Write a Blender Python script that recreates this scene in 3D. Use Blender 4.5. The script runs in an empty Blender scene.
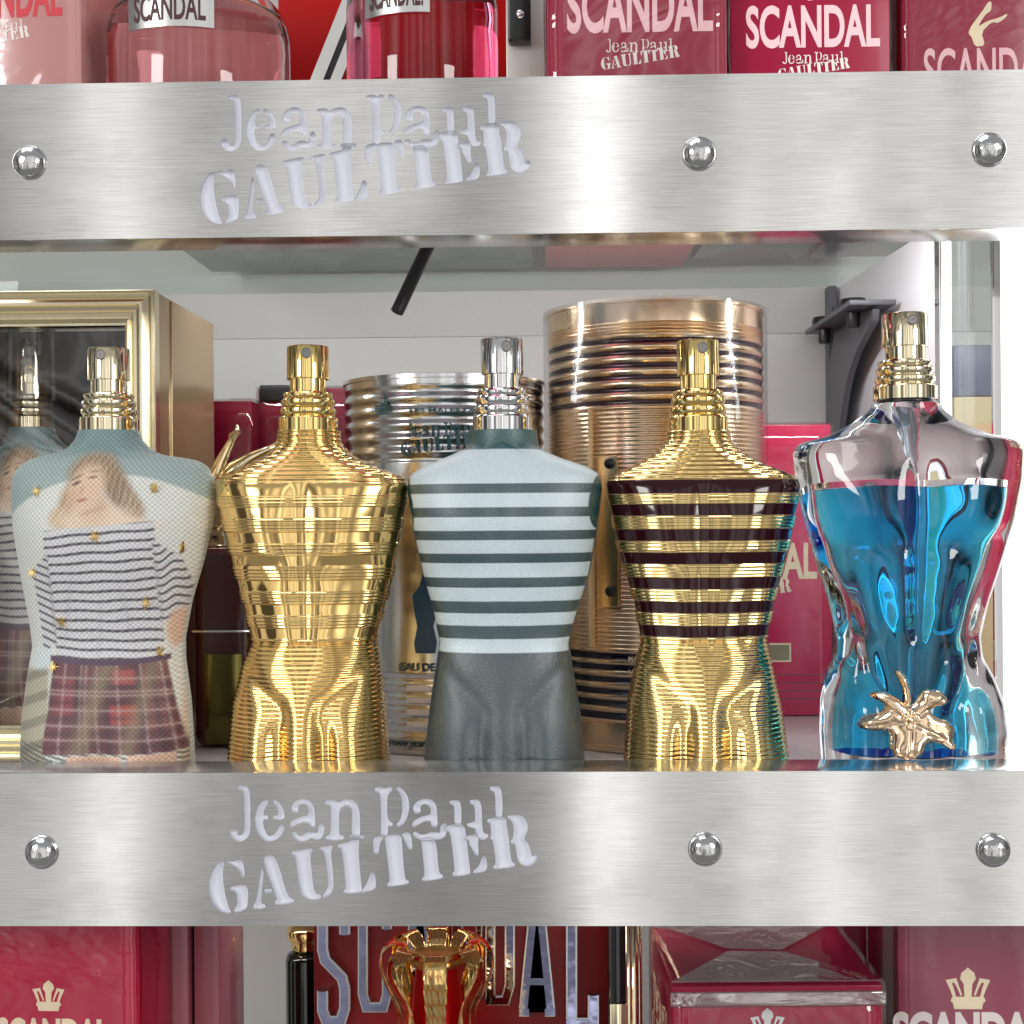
import bpy, bmesh, math, random
import numpy as np
from mathutils import Vector, Matrix, Euler
from mathutils.geometry import tessellate_polygon
random.seed(3); np.random.seed(3)
SC = bpy.context.scene
COL = SC.collection
PI = math.pi
R = math.radians

# ------------------------------------------------------------------ camera
F = 1280.0
CAMP = Vector((0.0089, -0.40, 0.0923))
CAMR = Euler((R(90), R(0.42), R(1.27)), 'XYZ')
CM = CAMR.to_matrix()
cd = bpy.data.cameras.new('camera'); cam = bpy.data.objects.new('camera', cd); COL.objects.link(cam)
cam.location = CAMP; cam.rotation_euler = CAMR
cd.sensor_width = 36; cd.lens = 36 * F / 1024; cd.clip_start = 0.01; cd.clip_end = 50
SC.camera = cam

def at(px, py, y):
    """the point of the plane world-y = y that the photograph shows at (px, py)"""
    d = CM @ Vector(((px - 512) / F, (512 - py) / F, -1))
    t = (y - CAMP.y) / d.y
    return CAMP + d * t

def srgb(r, g, b):
    f = lambda c: (c / 255 / 12.92) if c / 255 <= 0.04045 else ((c / 255 + 0.055) / 1.055) ** 2.4
    return (f(r), f(g), f(b), 1)

# ------------------------------------------------------------------ materials
def new_mat(name):
    m = bpy.data.materials.new(name); m.use_nodes = True
    nt = m.node_tree
    return m, nt, nt.nodes['Principled BSDF'], nt.nodes['Material Output']

def mat(name, col, rough=0.4, metal=0.0, coat=0.0, bump=0.0, bscale=300, bstretch=(1, 1, 1), vary=0.0, trans=0.0, ior=1.5, emit=0.0, spec=0.5, attr=None, rvar=0.0, coat_r=0.05):
    m, nt, b, out = new_mat(name)
    N, L = nt.nodes, nt.links
    b.inputs['Base Color'].default_value = col if len(col) == 4 else (*col, 1)
    b.inputs['Roughness'].default_value = rough
    b.inputs['Metallic'].default_value = metal
    b.inputs['Coat Weight'].default_value = coat
    b.inputs['Coat Roughness'].default_value = coat_r
    b.inputs['Transmission Weight'].default_value = trans
    b.inputs['IOR'].default_value = ior
    b.inputs['Specular IOR Level'].default_value = spec
    if emit:
        b.inputs['Emission Color'].default_value = col if len(col) == 4 else (*col, 1)
        b.inputs['Emission Strength'].default_value = emit
    if attr:
        a = N.new('ShaderNodeAttribute'); a.attribute_name = attr
        L.new(a.outputs['Color'], b.inputs['Base Color'])
    if bump or vary or rvar:
        tc = N.new('ShaderNodeTexCoord'); mp = N.new('ShaderNodeMapping')
        mp.inputs['Scale'].default_value = bstretch
        no = N.new('ShaderNodeTexNoise'); no.inputs['Scale'].default_value = bscale; no.inputs['Detail'].default_value = 4
        L.new(tc.outputs['Object'], mp.inputs['Vector']); L.new(mp.outputs['Vector'], no.inputs['Vector'])
        if bump:
            bp = N.new('ShaderNodeBump'); bp.inputs['Strength'].default_value = bump; bp.inputs['Distance'].default_value = 0.001
            L.new(no.outputs['Fac'], bp.inputs['Height']); L.new(bp.outputs['Normal'], b.inputs['Normal'])
        if vary:
            mx = N.new('ShaderNodeMix'); mx.data_type = 'RGBA'; mx.blend_type = 'MULTIPLY'; mx.inputs['Factor'].default_value = 1
            rp = N.new('ShaderNodeValToRGB'); rp.color_ramp.elements[0].position = .3; rp.color_ramp.elements[1].position = .7
            rp.color_ramp.elements[0].color = (1 - vary, 1 - vary, 1 - vary, 1); rp.color_ramp.elements[1].color = (1, 1, 1, 1)
            L.new(no.outputs['Fac'], rp.inputs['Fac'])
            if attr: L.new(a.outputs['Color'], mx.inputs[6])
            else: mx.inputs[6].default_value = b.inputs['Base Color'].default_value
            L.new(rp.outputs['Color'], mx.inputs[7]); L.new(mx.outputs[2], b.inputs['Base Color'])
        if rvar:
            mr = N.new('ShaderNodeMapRange'); mr.inputs['From Min'].default_value = .3; mr.inputs['From Max'].default_value = .7
            mr.inputs['To Min'].default_value = max(0, rough - rvar); mr.inputs['To Max'].default_value = rough + rvar
            L.new(no.outputs['Fac'], mr.inputs['Value']); L.new(mr.outputs['Result'], b.inputs['Roughness'])
    return m

def film(name, tint=(1, 1, 1, 1), base=0.05, edge=0.6, rough=0.04, bump=0.0, bscale=60, bstretch=(1, 1, 1)):
    """thin clear sheet: see-through with a glossy surface"""
    m, nt, b, out = new_mat(name)
    N, L = nt.nodes, nt.links
    N.remove(b)
    t = N.new('ShaderNodeBsdfTransparent'); t.inputs['Color'].default_value = tint
    g = N.new('ShaderNodeBsdfGlossy'); g.inputs['Roughness'].default_value = rough
    lw = N.new('ShaderNodeLayerWeight'); lw.inputs['Blend'].default_value = 0.35
    mr = N.new('ShaderNodeMapRange'); mr.inputs['To Min'].default_value = base; mr.inputs['To Max'].default_value = edge
    mix = N.new('ShaderNodeMixShader')
    L.new(lw.outputs['Fresnel'], mr.inputs['Value']); L.new(mr.outputs['Result'], mix.inputs['Fac'])
    L.new(t.outputs['BSDF'], mix.inputs[1]); L.new(g.outputs['BSDF'], mix.inputs[2]); L.new(mix.outputs['Shader'], out.inputs['Surface'])
    if bump:
        tc = N.new('ShaderNodeTexCoord'); mp = N.new('ShaderNodeMapping'); mp.inputs['Scale'].default_value = bstretch
        no = N.new('ShaderNodeTexNoise'); no.inputs['Scale'].default_value = bscale; no.inputs['Detail'].default_value = 3; no.inputs['Distortion'].default_value = 1.0
        bp = N.new('ShaderNodeBump'); bp.inputs['Strength'].default_value = bump; bp.inputs['Distance'].default_value = 0.004
        L.new(tc.outputs['Object'], mp.inputs['Vector']); L.new(mp.outputs['Vector'], no.inputs['Vector'])
        L.new(no.outputs['Fac'], bp.inputs['Height']); L.new(bp.outputs['Normal'], g.inputs['Normal']); L.new(bp.outputs['Normal'], lw.inputs['Normal'])
    return m

def brushed_mat():
    m, nt, b, out = new_mat('brushed_steel')
    N, L = nt.nodes, nt.links
    b.inputs['Metallic'].default_value = 1.0
    tc = N.new('ShaderNodeTexCoord')
    def noise(scale, stretch, detail):
        mp = N.new('ShaderNodeMapping'); mp.inputs['Scale'].default_value = stretch
        no = N.new('ShaderNodeTexNoise'); no.inputs['Scale'].default_value = scale; no.inputs['Detail'].default_value = detail
        L.new(tc.outputs['Object'], mp.inputs['Vector']); L.new(mp.outputs['Vector'], no.inputs['Vector'])
        return no
    n1 = noise(70, (1, 1, 48), 6); n3 = noise(26, (1, 1, .7), 5)
    rp = N.new('ShaderNodeValToRGB')
    rp.color_ramp.elements[0].position = .25; rp.color_ramp.elements[0].color = (.62, .62, .615, 1)
    rp.color_ramp.elements[1].position = .75; rp.color_ramp.elements[1].color = (.82, .82, .81, 1)
    n4 = noise(34, (1, 1, 1.4), 6); r4 = N.new('ShaderNodeValToRGB')
    r4.color_ramp.elements[0].position = .36; r4.color_ramp.elements[0].color = (.90, .90, .90, 1); r4.color_ramp.elements[1].position = .50; r4.color_ramp.elements[1].color = (1, 1, 1, 1)
    mm = N.new('ShaderNodeMix'); mm.data_type = 'RGBA'; mm.blend_type = 'MULTIPLY'; mm.inputs[0].default_value = 1
    L.new(n1.outputs['Fac'], rp.inputs['Fac']); L.new(n4.outputs['Fac'], r4.inputs['Fac'])
    L.new(rp.outputs['Color'], mm.inputs[6]); L.new(r4.outputs['Color'], mm.inputs[7]); L.new(mm.outputs[2], b.inputs['Base Color'])
    mr = N.new('ShaderNodeMapRange'); mr.inputs['From Min'].default_value = .3; mr.inputs['From Max'].default_value = .7
    mr.inputs['To Min'].default_value = .12; mr.inputs['To Max'].default_value = .23
    L.new(n3.outputs['Fac'], mr.inputs['Value']); L.new(mr.outputs['Result'], b.inputs['Roughness'])
    b.inputs['Anisotropic'].default_value = 1.0; b.inputs['Anisotropic Rotation'].default_value = ANISO_ROT
    tg = N.new('ShaderNodeCombineXYZ'); tg.inputs[0].default_value = 1
    L.new(tg.outputs[0], b.inputs['Tangent'])
    return m

ANISO_ROT = 0.25
M = {}
M['steel'] = brushed_mat()
M['chrome'] = mat('chrome', (.80, .80, .81), .07, 1.0)
M['rivetmetal'] = mat('rivet_chrome', (.62, .62, .63), .12, 1.0, bump=.25, bscale=400)
M['gold'] = mat('polished_gold', (.95, .66, .26), .085, 1.0, bump=.05, bscale=120)
M['gold2'] = mat('gold_pump', (.94, .70, .28), .07, 1.0)
M['palegold'] = mat('pale_gold', (.88, .78, .55), .07, 1.0)
M['rosegold'] = mat('copper_gold_tin', (.93, .68, .42), .2, 1.0, attr='paint', bump=.04, bscale=200)
M['tin'] = mat('silver_tin', (.80, .78, .73), .19, 1.0, attr='paint', bump=.06, bscale=150)
M['wall'] = mat('wall_white', srgb(184, 183, 180), .5, bump=.02, bscale=900, vary=.04)
M['sidewall'] = mat('white_laminate', srgb(226, 226, 230), .3)
M['shelf'] = mat('pale_acrylic', srgb(190, 184, 186), .16, bump=.01, bscale=50)
M['glass'] = film('shelf_glass', tint=(.95, .975, .965, 1), base=.02, edge=.26, rough=.01)
M['pane'] = film('side_pane', tint=(.95, .97, .97, 1), base=.04, edge=.25, rough=.01)
M['cello'] = film('cellophane', base=.035, edge=.6, rough=.03, bump=.45, bscale=13, bstretch=(1, 1, 2.2))
M['cello2'] = film('cellophane_tight', base=.02, edge=.45, rough=.05, bump=.10, bscale=20, bstretch=(1, 1, 2))
M['backing'] = mat('lavender_backing', srgb(174, 176, 186), .6, emit=.44)  # even glow added to the panel so the letter fill shows no shading
M['white_lit'] = mat('lit_white', (1, 1, 1, 1), .5, emit=1.5)
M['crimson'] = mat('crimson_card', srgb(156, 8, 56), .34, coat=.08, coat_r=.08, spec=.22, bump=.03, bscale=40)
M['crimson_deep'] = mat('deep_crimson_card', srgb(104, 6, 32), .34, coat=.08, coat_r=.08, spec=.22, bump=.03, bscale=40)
M['magenta'] = mat('magenta_card', srgb(205, 10, 82), .3, coat=.3, coat_r=.1, bump=.03, bscale=40)
M['mauve'] = mat('mauve_card', srgb(142, 74, 86), .3, coat=.3, coat_r=.1)
M['rosepink'] = mat('rose_pink_card', srgb(226, 110, 116), .4)
M['rosecard'] = mat('rose_card', srgb(150, 52, 80), .3, coat=.2, coat_r=.1)
M['dustypink'] = mat('dusty_pink_card', srgb(196, 140, 138), .25, coat=.3, coat_r=.1, bump=.03, bscale=30)
M['red'] = mat('red_panel', srgb(178, 0, 0), .45, spec=.2)
M['red_deep'] = mat('deep_red_panel', srgb(118, 0, 6), .35, spec=.3)
M['pinkink'] = mat('pale_pink_ink', srgb(250, 206, 212), .5)
M['whiteink'] = mat('white_ink', srgb(240, 232, 226), .5)
M['creamink'] = mat('cream_ink', srgb(246, 232, 200), .5)
M['redink'] = mat('red_ink', srgb(214, 52, 66), .5)
M['darkink'] = mat('dark_ink', srgb(70, 30, 36), .5)
M['tealink'] = mat('teal_ink', srgb(12, 66, 74), .4)
M['blueink'] = mat('blue_ink', srgb(14, 72, 110), .3)
M['silverplate'] = mat('silver_plate', (.62, .62, .61), .25, 1.0)
M['bluechrome'] = mat('blue_chrome', (.34, .35, .52), .05, 1.0, bump=1.0, bscale=30, bstretch=(.5, 1, 1.4))
M['black'] = mat('black_plastic', srgb(24, 24, 26), .3)
M['blackglass'] = mat('black_gloss', srgb(10, 9, 10), .05, coat=.5)
M['greymetal'] = mat('grey_bracket', srgb(84, 84, 90), .42)
M['uprightmetal'] = mat('pale_upright', srgb(198, 196, 190), .35, .3)
M['clear'] = mat('clear_glass', (1, 1, 1), 0, trans=1, ior=1.43)
M['air'] = mat('air_pocket', (1, 1, 1), 0, trans=1, ior=1 / 1.43)
M['blueliquid'] = mat('blue_liquid', (.24, .90, 1.0), 0, trans=1, ior=1.34 / 1.43)
nt_ = M['blueliquid'].node_tree; va_ = nt_.nodes.new('ShaderNodeVolumeAbsorption')
va_.inputs['Color'].default_value = (.0, .76, .97, 1); va_.inputs['Density'].default_value = 92
nt_.links.new(va_.outputs[0], nt_.nodes['Material Output'].inputs['Volume'])
M['pinkliquid'] = mat('pink_liquid', (.90, .60, .64), 0, trans=1, ior=1.34 / 1.43)
M['pinkliquid2'] = mat('crimson_liquid', (.76, .24, .38), 0, trans=1, ior=1.34 / 1.43)
M['burgundyglass'] = mat('burgundy_glass', srgb(78, 4, 18), .03, coat=.6, trans=.25)
M['tube'] = mat('clear_tube', (.9, .95, 1), .1, trans=.9, ior=1.1)
M['goldpaint'] = mat('gold_frame', (.86, .76, .52), .22, 1.0, bump=.05, bscale=80, bstretch=(.3, 1, 1))
M['tinplate'] = mat('tin_plate', (.86, .66, .42), .22, 1.0)
M['satin'] = mat('satin_gold', (.62, .46, .14), .32, 1.0)
M['goldside'] = mat('gold_card_side', srgb(176, 150, 112), .22, .55)
M['greyblock'] = mat('grey_block', srgb(138, 138, 130), .25, vary=.5, bscale=45, bstretch=(1, .4, 1))
M['navy'] = mat('navy_card', srgb(84, 90, 112), .4)
M['yellow'] = mat('ochre_card', srgb(196, 176, 130), .4)
M['nozzle'] = mat('nozzle_grey', srgb(128, 126, 122), .5, .5)

# ------------------------------------------------------------------ object helpers
def link(o, parent=None):
    COL.objects.link(o)
    if parent is not None: o.parent = parent
    return o

def tag(o, label, cat, group=None, kind=None):
    if label: o['label'] = label
    if cat: o['category'] = cat
    if group: o['group'] = group
    if kind: o['kind'] = kind
    return o

def thing(name, loc, label, cat, group=None, rz=0):
    o = bpy.data.objects.new(name, None); o.empty_display_size = .01
    o.location = loc; o.rotation_euler = (0, 0, rz)
    link(o); return tag(o, label, cat, group)

def mesh_obj(name, me, m, parent=None, sharp=None, smooth=True):
    if m is not None: me.materials.append(m)
    if smooth:
        me.polygons.foreach_set('use_smooth', [True] * len(me.polygons))
        if sharp: me.set_sharp_from_angle(angle=R(sharp))
    o = bpy.data.objects.new(name, me); return link(o, parent)

def structure(o):
    o['kind'] = 'structure'; return o

def from_bm(bm, name):
    bmesh.ops.recalc_face_normals(bm, faces=bm.faces)
    me = bpy.data.meshes.new(name); bm.to_mesh(me); bm.free(); return me

def add_box(bm, x0, x1, y0, y1, z0, z1, bevel=0.0, seg=2):
    r = bmesh.ops.create_cube(bm, size=1)
    bmesh.ops.scale(bm, vec=(x1 - x0, y1 - y0, z1 - z0), verts=r['verts'])
    bmesh.ops.translate(bm, vec=((x0 + x1) / 2, (y0 + y1) / 2, (z0 + z1) / 2), verts=r['verts'])
    if bevel:
        ed = list({e for v in r['verts'] for e in v.link_edges})
        bmesh.ops.bevel(bm, geom=ed, offset=bevel, segments=seg, affect='EDGES', profile=.5)

def box_obj(name, x0, x1, y0, y1, z0, z1, m, parent=None, bevel=0.0005):
    bm = bmesh.new(); add_box(bm, x0, x1, y0, y1, z0, z1, bevel)
    return mesh_obj(name, from_bm(bm, name), m, parent, sharp=40)

def lathe_mesh(name, prof, seg=64, closed=False):
    """prof: (r, z) list"""
    prof = [(max(r, 1e-6), z) for r, z in prof]
    n = len(prof); vs = []; fs = []
    for r, z in prof:
        for k in range(seg):
            a = 2 * PI * k / seg; vs.append((r * math.cos(a), r * math.sin(a), z))
    for i in range(n - 1):
        for k in range(seg):
            k2 = (k + 1) % seg
            fs.append((i * seg + k, i * seg + k2, (i + 1) * seg + k2, (i + 1) * seg + k))
    me = bpy.data.meshes.new(name); me.from_pydata(vs, [], fs)
    bm = bmesh.new(); bm.from_mesh(me); bmesh.ops.remove_doubles(bm, verts=bm.verts, dist=3e-6)
    bmesh.ops.recalc_face_normals(bm, faces=bm.faces); bm.to_mesh(me); bm.free()
    return me

def tube_mesh(name, pts, rad, seg=16, cap=True):
    """round tube along pts; rad may be a list; parallel frames"""
    pts = [Vector(p) for p in pts]; n = len(pts)
    rads = rad if isinstance(rad, (list, tuple)) else [rad] * n
    bm = bmesh.new(); rings = []
    up = Vector((0.13, 0.21, .97))
    for i, p in enumerate(pts):
        t = (pts[min(i + 1, n - 1)] - pts[max(i - 1, 0)]).normalized()
        a = t.cross(up)
        if a.length < 1e-3: a = t.cross(Vector((1, 0, 0)))
        a.normalize(); b = t.cross(a)
        rings.append([bm.verts.new(p + (a * math.cos(2 * PI * k / seg) + b * math.sin(2 * PI * k / seg)) * rads[i]) for k in range(seg)])
    for i in range(n - 1):
        for k in range(seg):
            bm.faces.new((rings[i][k], rings[i][(k + 1) % seg], rings[i + 1][(k + 1) % seg], rings[i + 1][k]))
    if cap:
        bm.faces.new(rings[0]); bm.faces.new(rings[-1])
    return from_bm(bm, name)

def chaikin(poly, q=.22):
    out = []
    for i in range(len(poly)):
        a = poly[i]; b = poly[(i + 1) % len(poly)]
        out.append((a[0] + (b[0] - a[0]) * q, a[1] + (b[1] - a[1]) * q))
        out.append((a[0] + (b[0] - a[0]) * (1 - q), a[1] + (b[1] - a[1]) * (1 - q)))
    return out

def grow(poly, d):
    """outline moved outward by d"""
    n = len(poly); A = sum(poly[i][0] * poly[(i + 1) % n][1] - poly[(i + 1) % n][0] * poly[i][1] for i in range(n)); sg = 1 if A > 0 else -1
    out = []
    for i in range(n):
        p0, p1, p2 = Vector(poly[i - 1]), Vector(poly[i]), Vector(poly[(i + 1) % n])
        e1, e2 = (p1 - p0).normalized(), (p2 - p1).normalized()
        n1, n2 = Vector((e1.y, -e1.x)), Vector((e2.y, -e2.x)); nn = n1 + n2
        if nn.length < 1e-4: nn = n1
        nn.normalize(); out.append(tuple(p1 + nn * (sg * d / max(.5, nn.dot(n1)))))
    return out

def poly_prisms(polys, y0, y1, step=0.0):
    """2D (x, z) outlines -> prisms between y0 (front) and y1; one bmesh"""
    bm = bmesh.new()
    for q, po in enumerate(polys):
        dy = q * step
        f = [bm.verts.new((x, y0 - dy, z)) for x, z in po]
        b = [bm.verts.new((x, y1, z)) for x, z in po]
        tris = tessellate_polygon([[Vector((x, z, 0)) for x, z in po]])
        for t in tris:
            try:
                bm.faces.new([f[i] for i in t]); bm.faces.new([b[i] for i in reversed(t)])
            except ValueError: pass
        n = len(po)
        for i in range(n):
            bm.faces.new((f[i], f[(i + 1) % n], b[(i + 1) % n], b[i]))
    return bm

def ribbon(pts, w):
    """polyline -> closed outline of constant width with mitred joints"""
    P = [Vector((p[0], p[1])) for p in pts]; l = []; r = []
    ws = w if isinstance(w, (list, tuple)) else [w] * len(P)
    for i, p in enumerate(P):
        d1 = (P[i] - P[i - 1]).normalized() if i else (P[1] - P[0]).normalized()
        d2 = (P[i + 1] - P[i]).normalized() if i < len(P) - 1 else d1
        n1 = Vector((-d1.y, d1.x)); n2 = Vector((-d2.y, d2.x)); nn = (n1 + n2).normalized()
        k = ws[i] / 2 / max(.45, nn.dot(n1))
        l.append(tuple(p + nn * k)); r.append(tuple(p - nn * k))
    return l + r[::-1]

def text_mesh(s, height, width=None, bold=0.0, depth=0.0001):
    """capital lettering, bottom left at the origin, in the XZ plane facing -Y"""
    cu = bpy.data.curves.new('lettering', 'FONT'); cu.body = s; cu.size = 1; cu.offset = bold; cu.resolution_u = 5
    cu.extrude = 0.01
    o = bpy.data.objects.new('tmp_text', cu); COL.objects.link(o)
    dg = bpy.context.evaluated_depsgraph_get(); dg.update()
    me = bpy.data.meshes.new_from_object(o.evaluated_get(dg))
    bpy.data.objects.remove(o); bpy.data.curves.remove(cu)
    n = len(me.vertices); co = np.zeros(n * 3); me.vertices.foreach_get('co', co); co = co.reshape(-1, 3)
    mn = co.min(0); mx = co.max(0)
    sz = height / (mx[1] - mn[1]); sx = (width / (mx[0] - mn[0])) if width else sz
    out = np.stack([(co[:, 0] - mn[0]) * sx, -(co[:, 2] - mn[2]) / (mx[2] - mn[2]) * depth, (co[:, 1] - mn[1]) * sz], 1)
    me.vertices.foreach_set('co', out.ravel()); me.update()
    return me

def move_mesh(me, fn):
    n = len(me.vertices); co = np.zeros(n * 3); me.vertices.foreach_get('co', co); co = co.reshape(-1, 3)
    co = fn(co); me.vertices.foreach_set('co', co.ravel()); me.update(); return me

def wrap(me, rad, a0, z0):
    """bend flat XZ lettering round a cylinder about the local z axis; a0 = angle of x = 0 from the -Y side"""
    def fn(c):
        a = a0 + c[:, 0] / rad; rr = rad - c[:, 1]
        return np.stack([rr * np.sin(a), -rr * np.cos(a), c[:, 2] + z0], 1)
    return move_mesh(me, fn)

# ------------------------------------------------------------------ the cut-out lettering (traced outlines)
Z1 = [  # first half, zoom origin (190,85)
 [(225,60),(285,60),(288,320),(270,355),(235,375),(200,365),(178,338),(180,316),(200,308),(214,320),(212,338),(235,348),(255,333),(262,308),(258,80),(225,74)],
 [(390,137),(360,150),(335,190),(320,240),(325,290),(345,340),(385,370),(425,368),(465,340),(483,295),(475,278),(460,282),(455,305),(435,335),(405,350),(385,340),(365,300),(358,245),(390,245),(390,228),(360,228),(365,190),(388,155)],
 [(425,135),(455,155),(478,190),(485,245),(425,245),(425,230),(455,228),(450,190),(440,170),(422,155)],
 [(530,175),(545,150),(590,127),(630,140),(655,180),(660,290),(640,290),(635,262),(600,255),(560,268),(530,288),(520,280),(535,255),(580,235),(625,225),(630,190),(610,155),(580,150),(560,170),(562,200),(550,212),(533,200)],
 [(525,322),(550,322),(565,345),(590,345),(620,320),(650,320),(670,330),(685,315),(685,280),(700,265),(712,285),(708,325),(690,355),(665,358),(640,345),(610,365),(575,368),(545,355)],
 [(725,138),(775,136),(795,155),(830,132),(870,130),(900,155),(915,200),(917,350),(875,352),(878,200),(865,165),(835,155),(805,175),(795,205),(795,335),(822,340),(825,356),(735,360),(725,346),(755,335),(758,160),(727,158)],
 [(860,338),(940,335),(945,352),(862,352)],
 [(140,495),(110,505),(75,560),(57,620),(60,680),(85,740),(130,778),(180,788),(165,760),(145,690),(130,600),(130,530)],
 [(160,490),(200,498),(240,478),(250,520),(256,582),(245,574),(225,532),(190,508),(162,502)],
 [(178,645),(200,635),(275,625),(272,755),(240,770),(205,780),(205,765),(222,740),(215,665),(180,655)],
 [(355,525),(364,560),(354,640),(347,730),(375,740),(372,755),(310,758),(312,745),(328,725),(345,600)],
 [(375,652),(410,648),(412,662),(378,666)],
 [(358,465),(432,450),(500,690),(538,710),(535,720),(435,735),(435,722),(448,710),(440,680)],
 [(530,435),(640,412),(645,425),(628,440),(648,640),(665,675),(692,680),(690,695),(650,702),(600,690),(580,650),(552,455),(530,445)],
 [(690,408),(760,395),(760,405),(747,425),(767,620),(750,670),(715,693),(708,682),(733,655),(743,610),(720,430),(695,418)],
 [(795,390),(870,372),(878,348),(914,348),(906,420),(925,640),(925,655),(830,665),(830,652),(845,645),(820,410),(798,402)],
 [(935,652),(965,610),(985,545),(1002,550),(1010,640),(935,656)]]
Z2 = [  # second half, zoom origin (360,75)
 [(40,118),(75,115),(100,125),(125,112),(135,125),(110,150),(103,180),(105,285),(120,310),(137,320),(133,335),(110,325),(107,392),(75,394),(78,340),(75,145),(42,135)],
 [(170,110),(200,130),(225,170),(232,220),(222,280),(195,325),(170,335),(168,322),(190,300),(200,240),(198,180),(185,145),(165,125)],
 [(260,225),(280,195),(325,177),(365,185),(388,215),(395,335),(368,335),(360,298),(320,300),(290,318),(262,335),(255,325),(270,300),(310,280),(360,270),(365,235),(345,205),(315,200),(292,220),(298,248),(280,262),(265,250)],
 [(256,375),(275,368),(295,385),(330,385),(360,368),(400,370),(413,380),(420,325),(447,316),(447,360),(435,393),(400,407),(386,398),(388,412),(302,412),(298,404),(270,395)],
 [(470,188),(528,183),(531,328),(499,330),(498,210),(472,201)],
 [(30,405),(75,392),(90,393),(62,430),(55,495),(35,497)],
 [(96,392),(185,384),(190,440),(205,640),(230,650),(228,662),(115,680),(112,668),(130,650),(101,420)],
 [(195,378),(240,370),(250,465),(235,462),(205,400)],
 [(303,406),(385,401),(400,600),(425,615),(425,628),(315,645),(312,632),(330,620),(310,430)],
 [(440,345),(455,330),(545,315),(560,400),(580,590),(580,602),(490,615),(487,602),(502,590),(475,360),(442,358)],
 [(557,390),(600,385),(618,372),(627,400),(625,440),(630,500),(615,490),(600,460),(582,430),(585,410),(557,406)],
 [(605,590),(640,560),(660,500),(675,510),(678,585),(608,597)],
 [(585,183),(645,178),(650,370),(685,378),(680,395),(650,405),(628,385),(620,360),(618,338),(575,330),(568,318),(610,308),(618,300),(615,210),(590,198)],
 [(700,105),(762,102),(767,282),(735,284),(733,130),(705,122)],
 [(685,290),(785,272),(790,330),(800,380),(815,530),(838,545),(835,555),(722,572),(722,560),(738,545),(720,410),(703,395),(710,380),(705,310),(688,305)],
 [(805,270),(850,263),(885,273),(910,308),(912,350),(888,400),(910,422),(925,455),(932,500),(945,505),(955,490),(967,495),(960,522),(930,548),(890,550),(862,525),(850,450),(845,425),(825,425),(820,412),(835,400),(840,330),(825,290),(805,282)]]
SCL = 180 / 1024
LOGO_PX = [[(190 + x * SCL, 85 + y * SCL) for x, y in p] for p in Z1] + [[(360 + x * SCL, 75 + y * SCL) for x, y in p] for p in Z2]
LOGO = []
for po in LOGO_PX:
    w = [at(x, y, -0.003) for x, y in po]
    LOGO.append([(p.x, p.z) for p in w])
lx0 = min(x for p in LOGO for x, z in p); lx1 = max(x for p in LOGO for x, z in p)
lz0 = min(z for p in LOGO for x, z in p); lz1 = max(z for p in LOGO for x, z in p)

def logo_mesh(width, depth=0.0001, smooth=False):
    s = width / (lx1 - lx0)
    ps = [[((x - lx0) * s, (z - lz0) * s) for x, z in p] for p in LOGO]
    bm = poly_prisms(ps, -depth, 0, step=depth * .02)
    return from_bm(bm, 'logo_lettering')

# ------------------------------------------------------------------ shelves
YF, YL = 0.0, 0.020        # front of the fascia, back of its lip
XL, XR = -0.34, 0.40
def fascia(root, z0, z1, logo_polys, yf):
    t = 0.0013
    bm = bmesh.new()
    add_box(bm, XL, XR, yf, yf + t, z0, z1)
    me = from_bm(bm, 'fascia_plate')
    plate = bpy.data.objects.new('fascia', me); COL.objects.link(plate)
    cut_bm = poly_prisms([grow(chaikin(chaikin(p, .2), .25), .00026) for p in logo_polys], yf - .002, yf + t + .002)
    cutter = bpy.data.objects.new('tmp_cutter', from_bm(cut_bm, 'tmp_cutter')); COL.objects.link(cutter)
    md = plate.modifiers.new('cut', 'BOOLEAN'); md.object = cutter; md.operation = 'DIFFERENCE'; md.solver = 'EXACT'; md.use_self = True
    dg = bpy.context.evaluated_depsgraph_get(); dg.update()
    me2 = bpy.data.meshes.new_from_object(plate.evaluated_get(dg))
    bpy.data.objects.remove(plate); bpy.data.objects.remove(cutter)
    me2.materials.clear()
    o = mesh_obj('fascia', me2, M['steel'], root, smooth=False)
    # folded top and bottom flanges of the fascia
    box_obj('top_flange', XL, XR, yf + t + .00005, yf + .0195, z1 - .002, z1 - .0001, M['steel'], root, 0.0003)
    box_obj('bottom_flange', XL, XR, yf + t + .00005, yf + .0195, z0 + .0001, z0 + .002, M['steel'], root, 0.0003)
    lx = [x for p in logo_polys for x, z in p]
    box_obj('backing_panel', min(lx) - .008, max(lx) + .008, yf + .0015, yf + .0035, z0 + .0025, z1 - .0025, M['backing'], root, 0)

def dome_mesh():
    r = .0051; pr = [(r * 1.04, 0), (r * 1.04, .0004)]
    for k in range(11):
        a = k / 10 * PI / 2; pr.append((r * math.cos(a), .0004 + .0036 * math.sin(a)))
    me = lathe_mesh('rivet', pr, 40)
    return move_mesh(me, lambda c: np.stack([c[:, 0], -c[:, 2], c[:, 1]], 1))
rivet_me = dome_mesh(); rivet_me.materials.append(M['rivetmetal'])
rivet_me.polygons.foreach_set('use_smooth', [True] * len(rivet_me.polygons))
def rivet(root, px, py, yf):
    o = bpy.data.objects.new('rivet', rivet_me); link(o, root); p = at(px, py, yf); o.location = (p.x, yf - .00005, p.z)

mid = thing('display_shelf', (0, 0, 0), 'lower brushed steel fronted shelf carrying the row of torso shaped bottles', 'shelf', 'brushed steel fronted display shelves')
z1m = at(512, 772, 0).z; z0m = at(512, 926, 0).z
off = at(209.5, 900, 0) - at(200, 209, 0)
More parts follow.
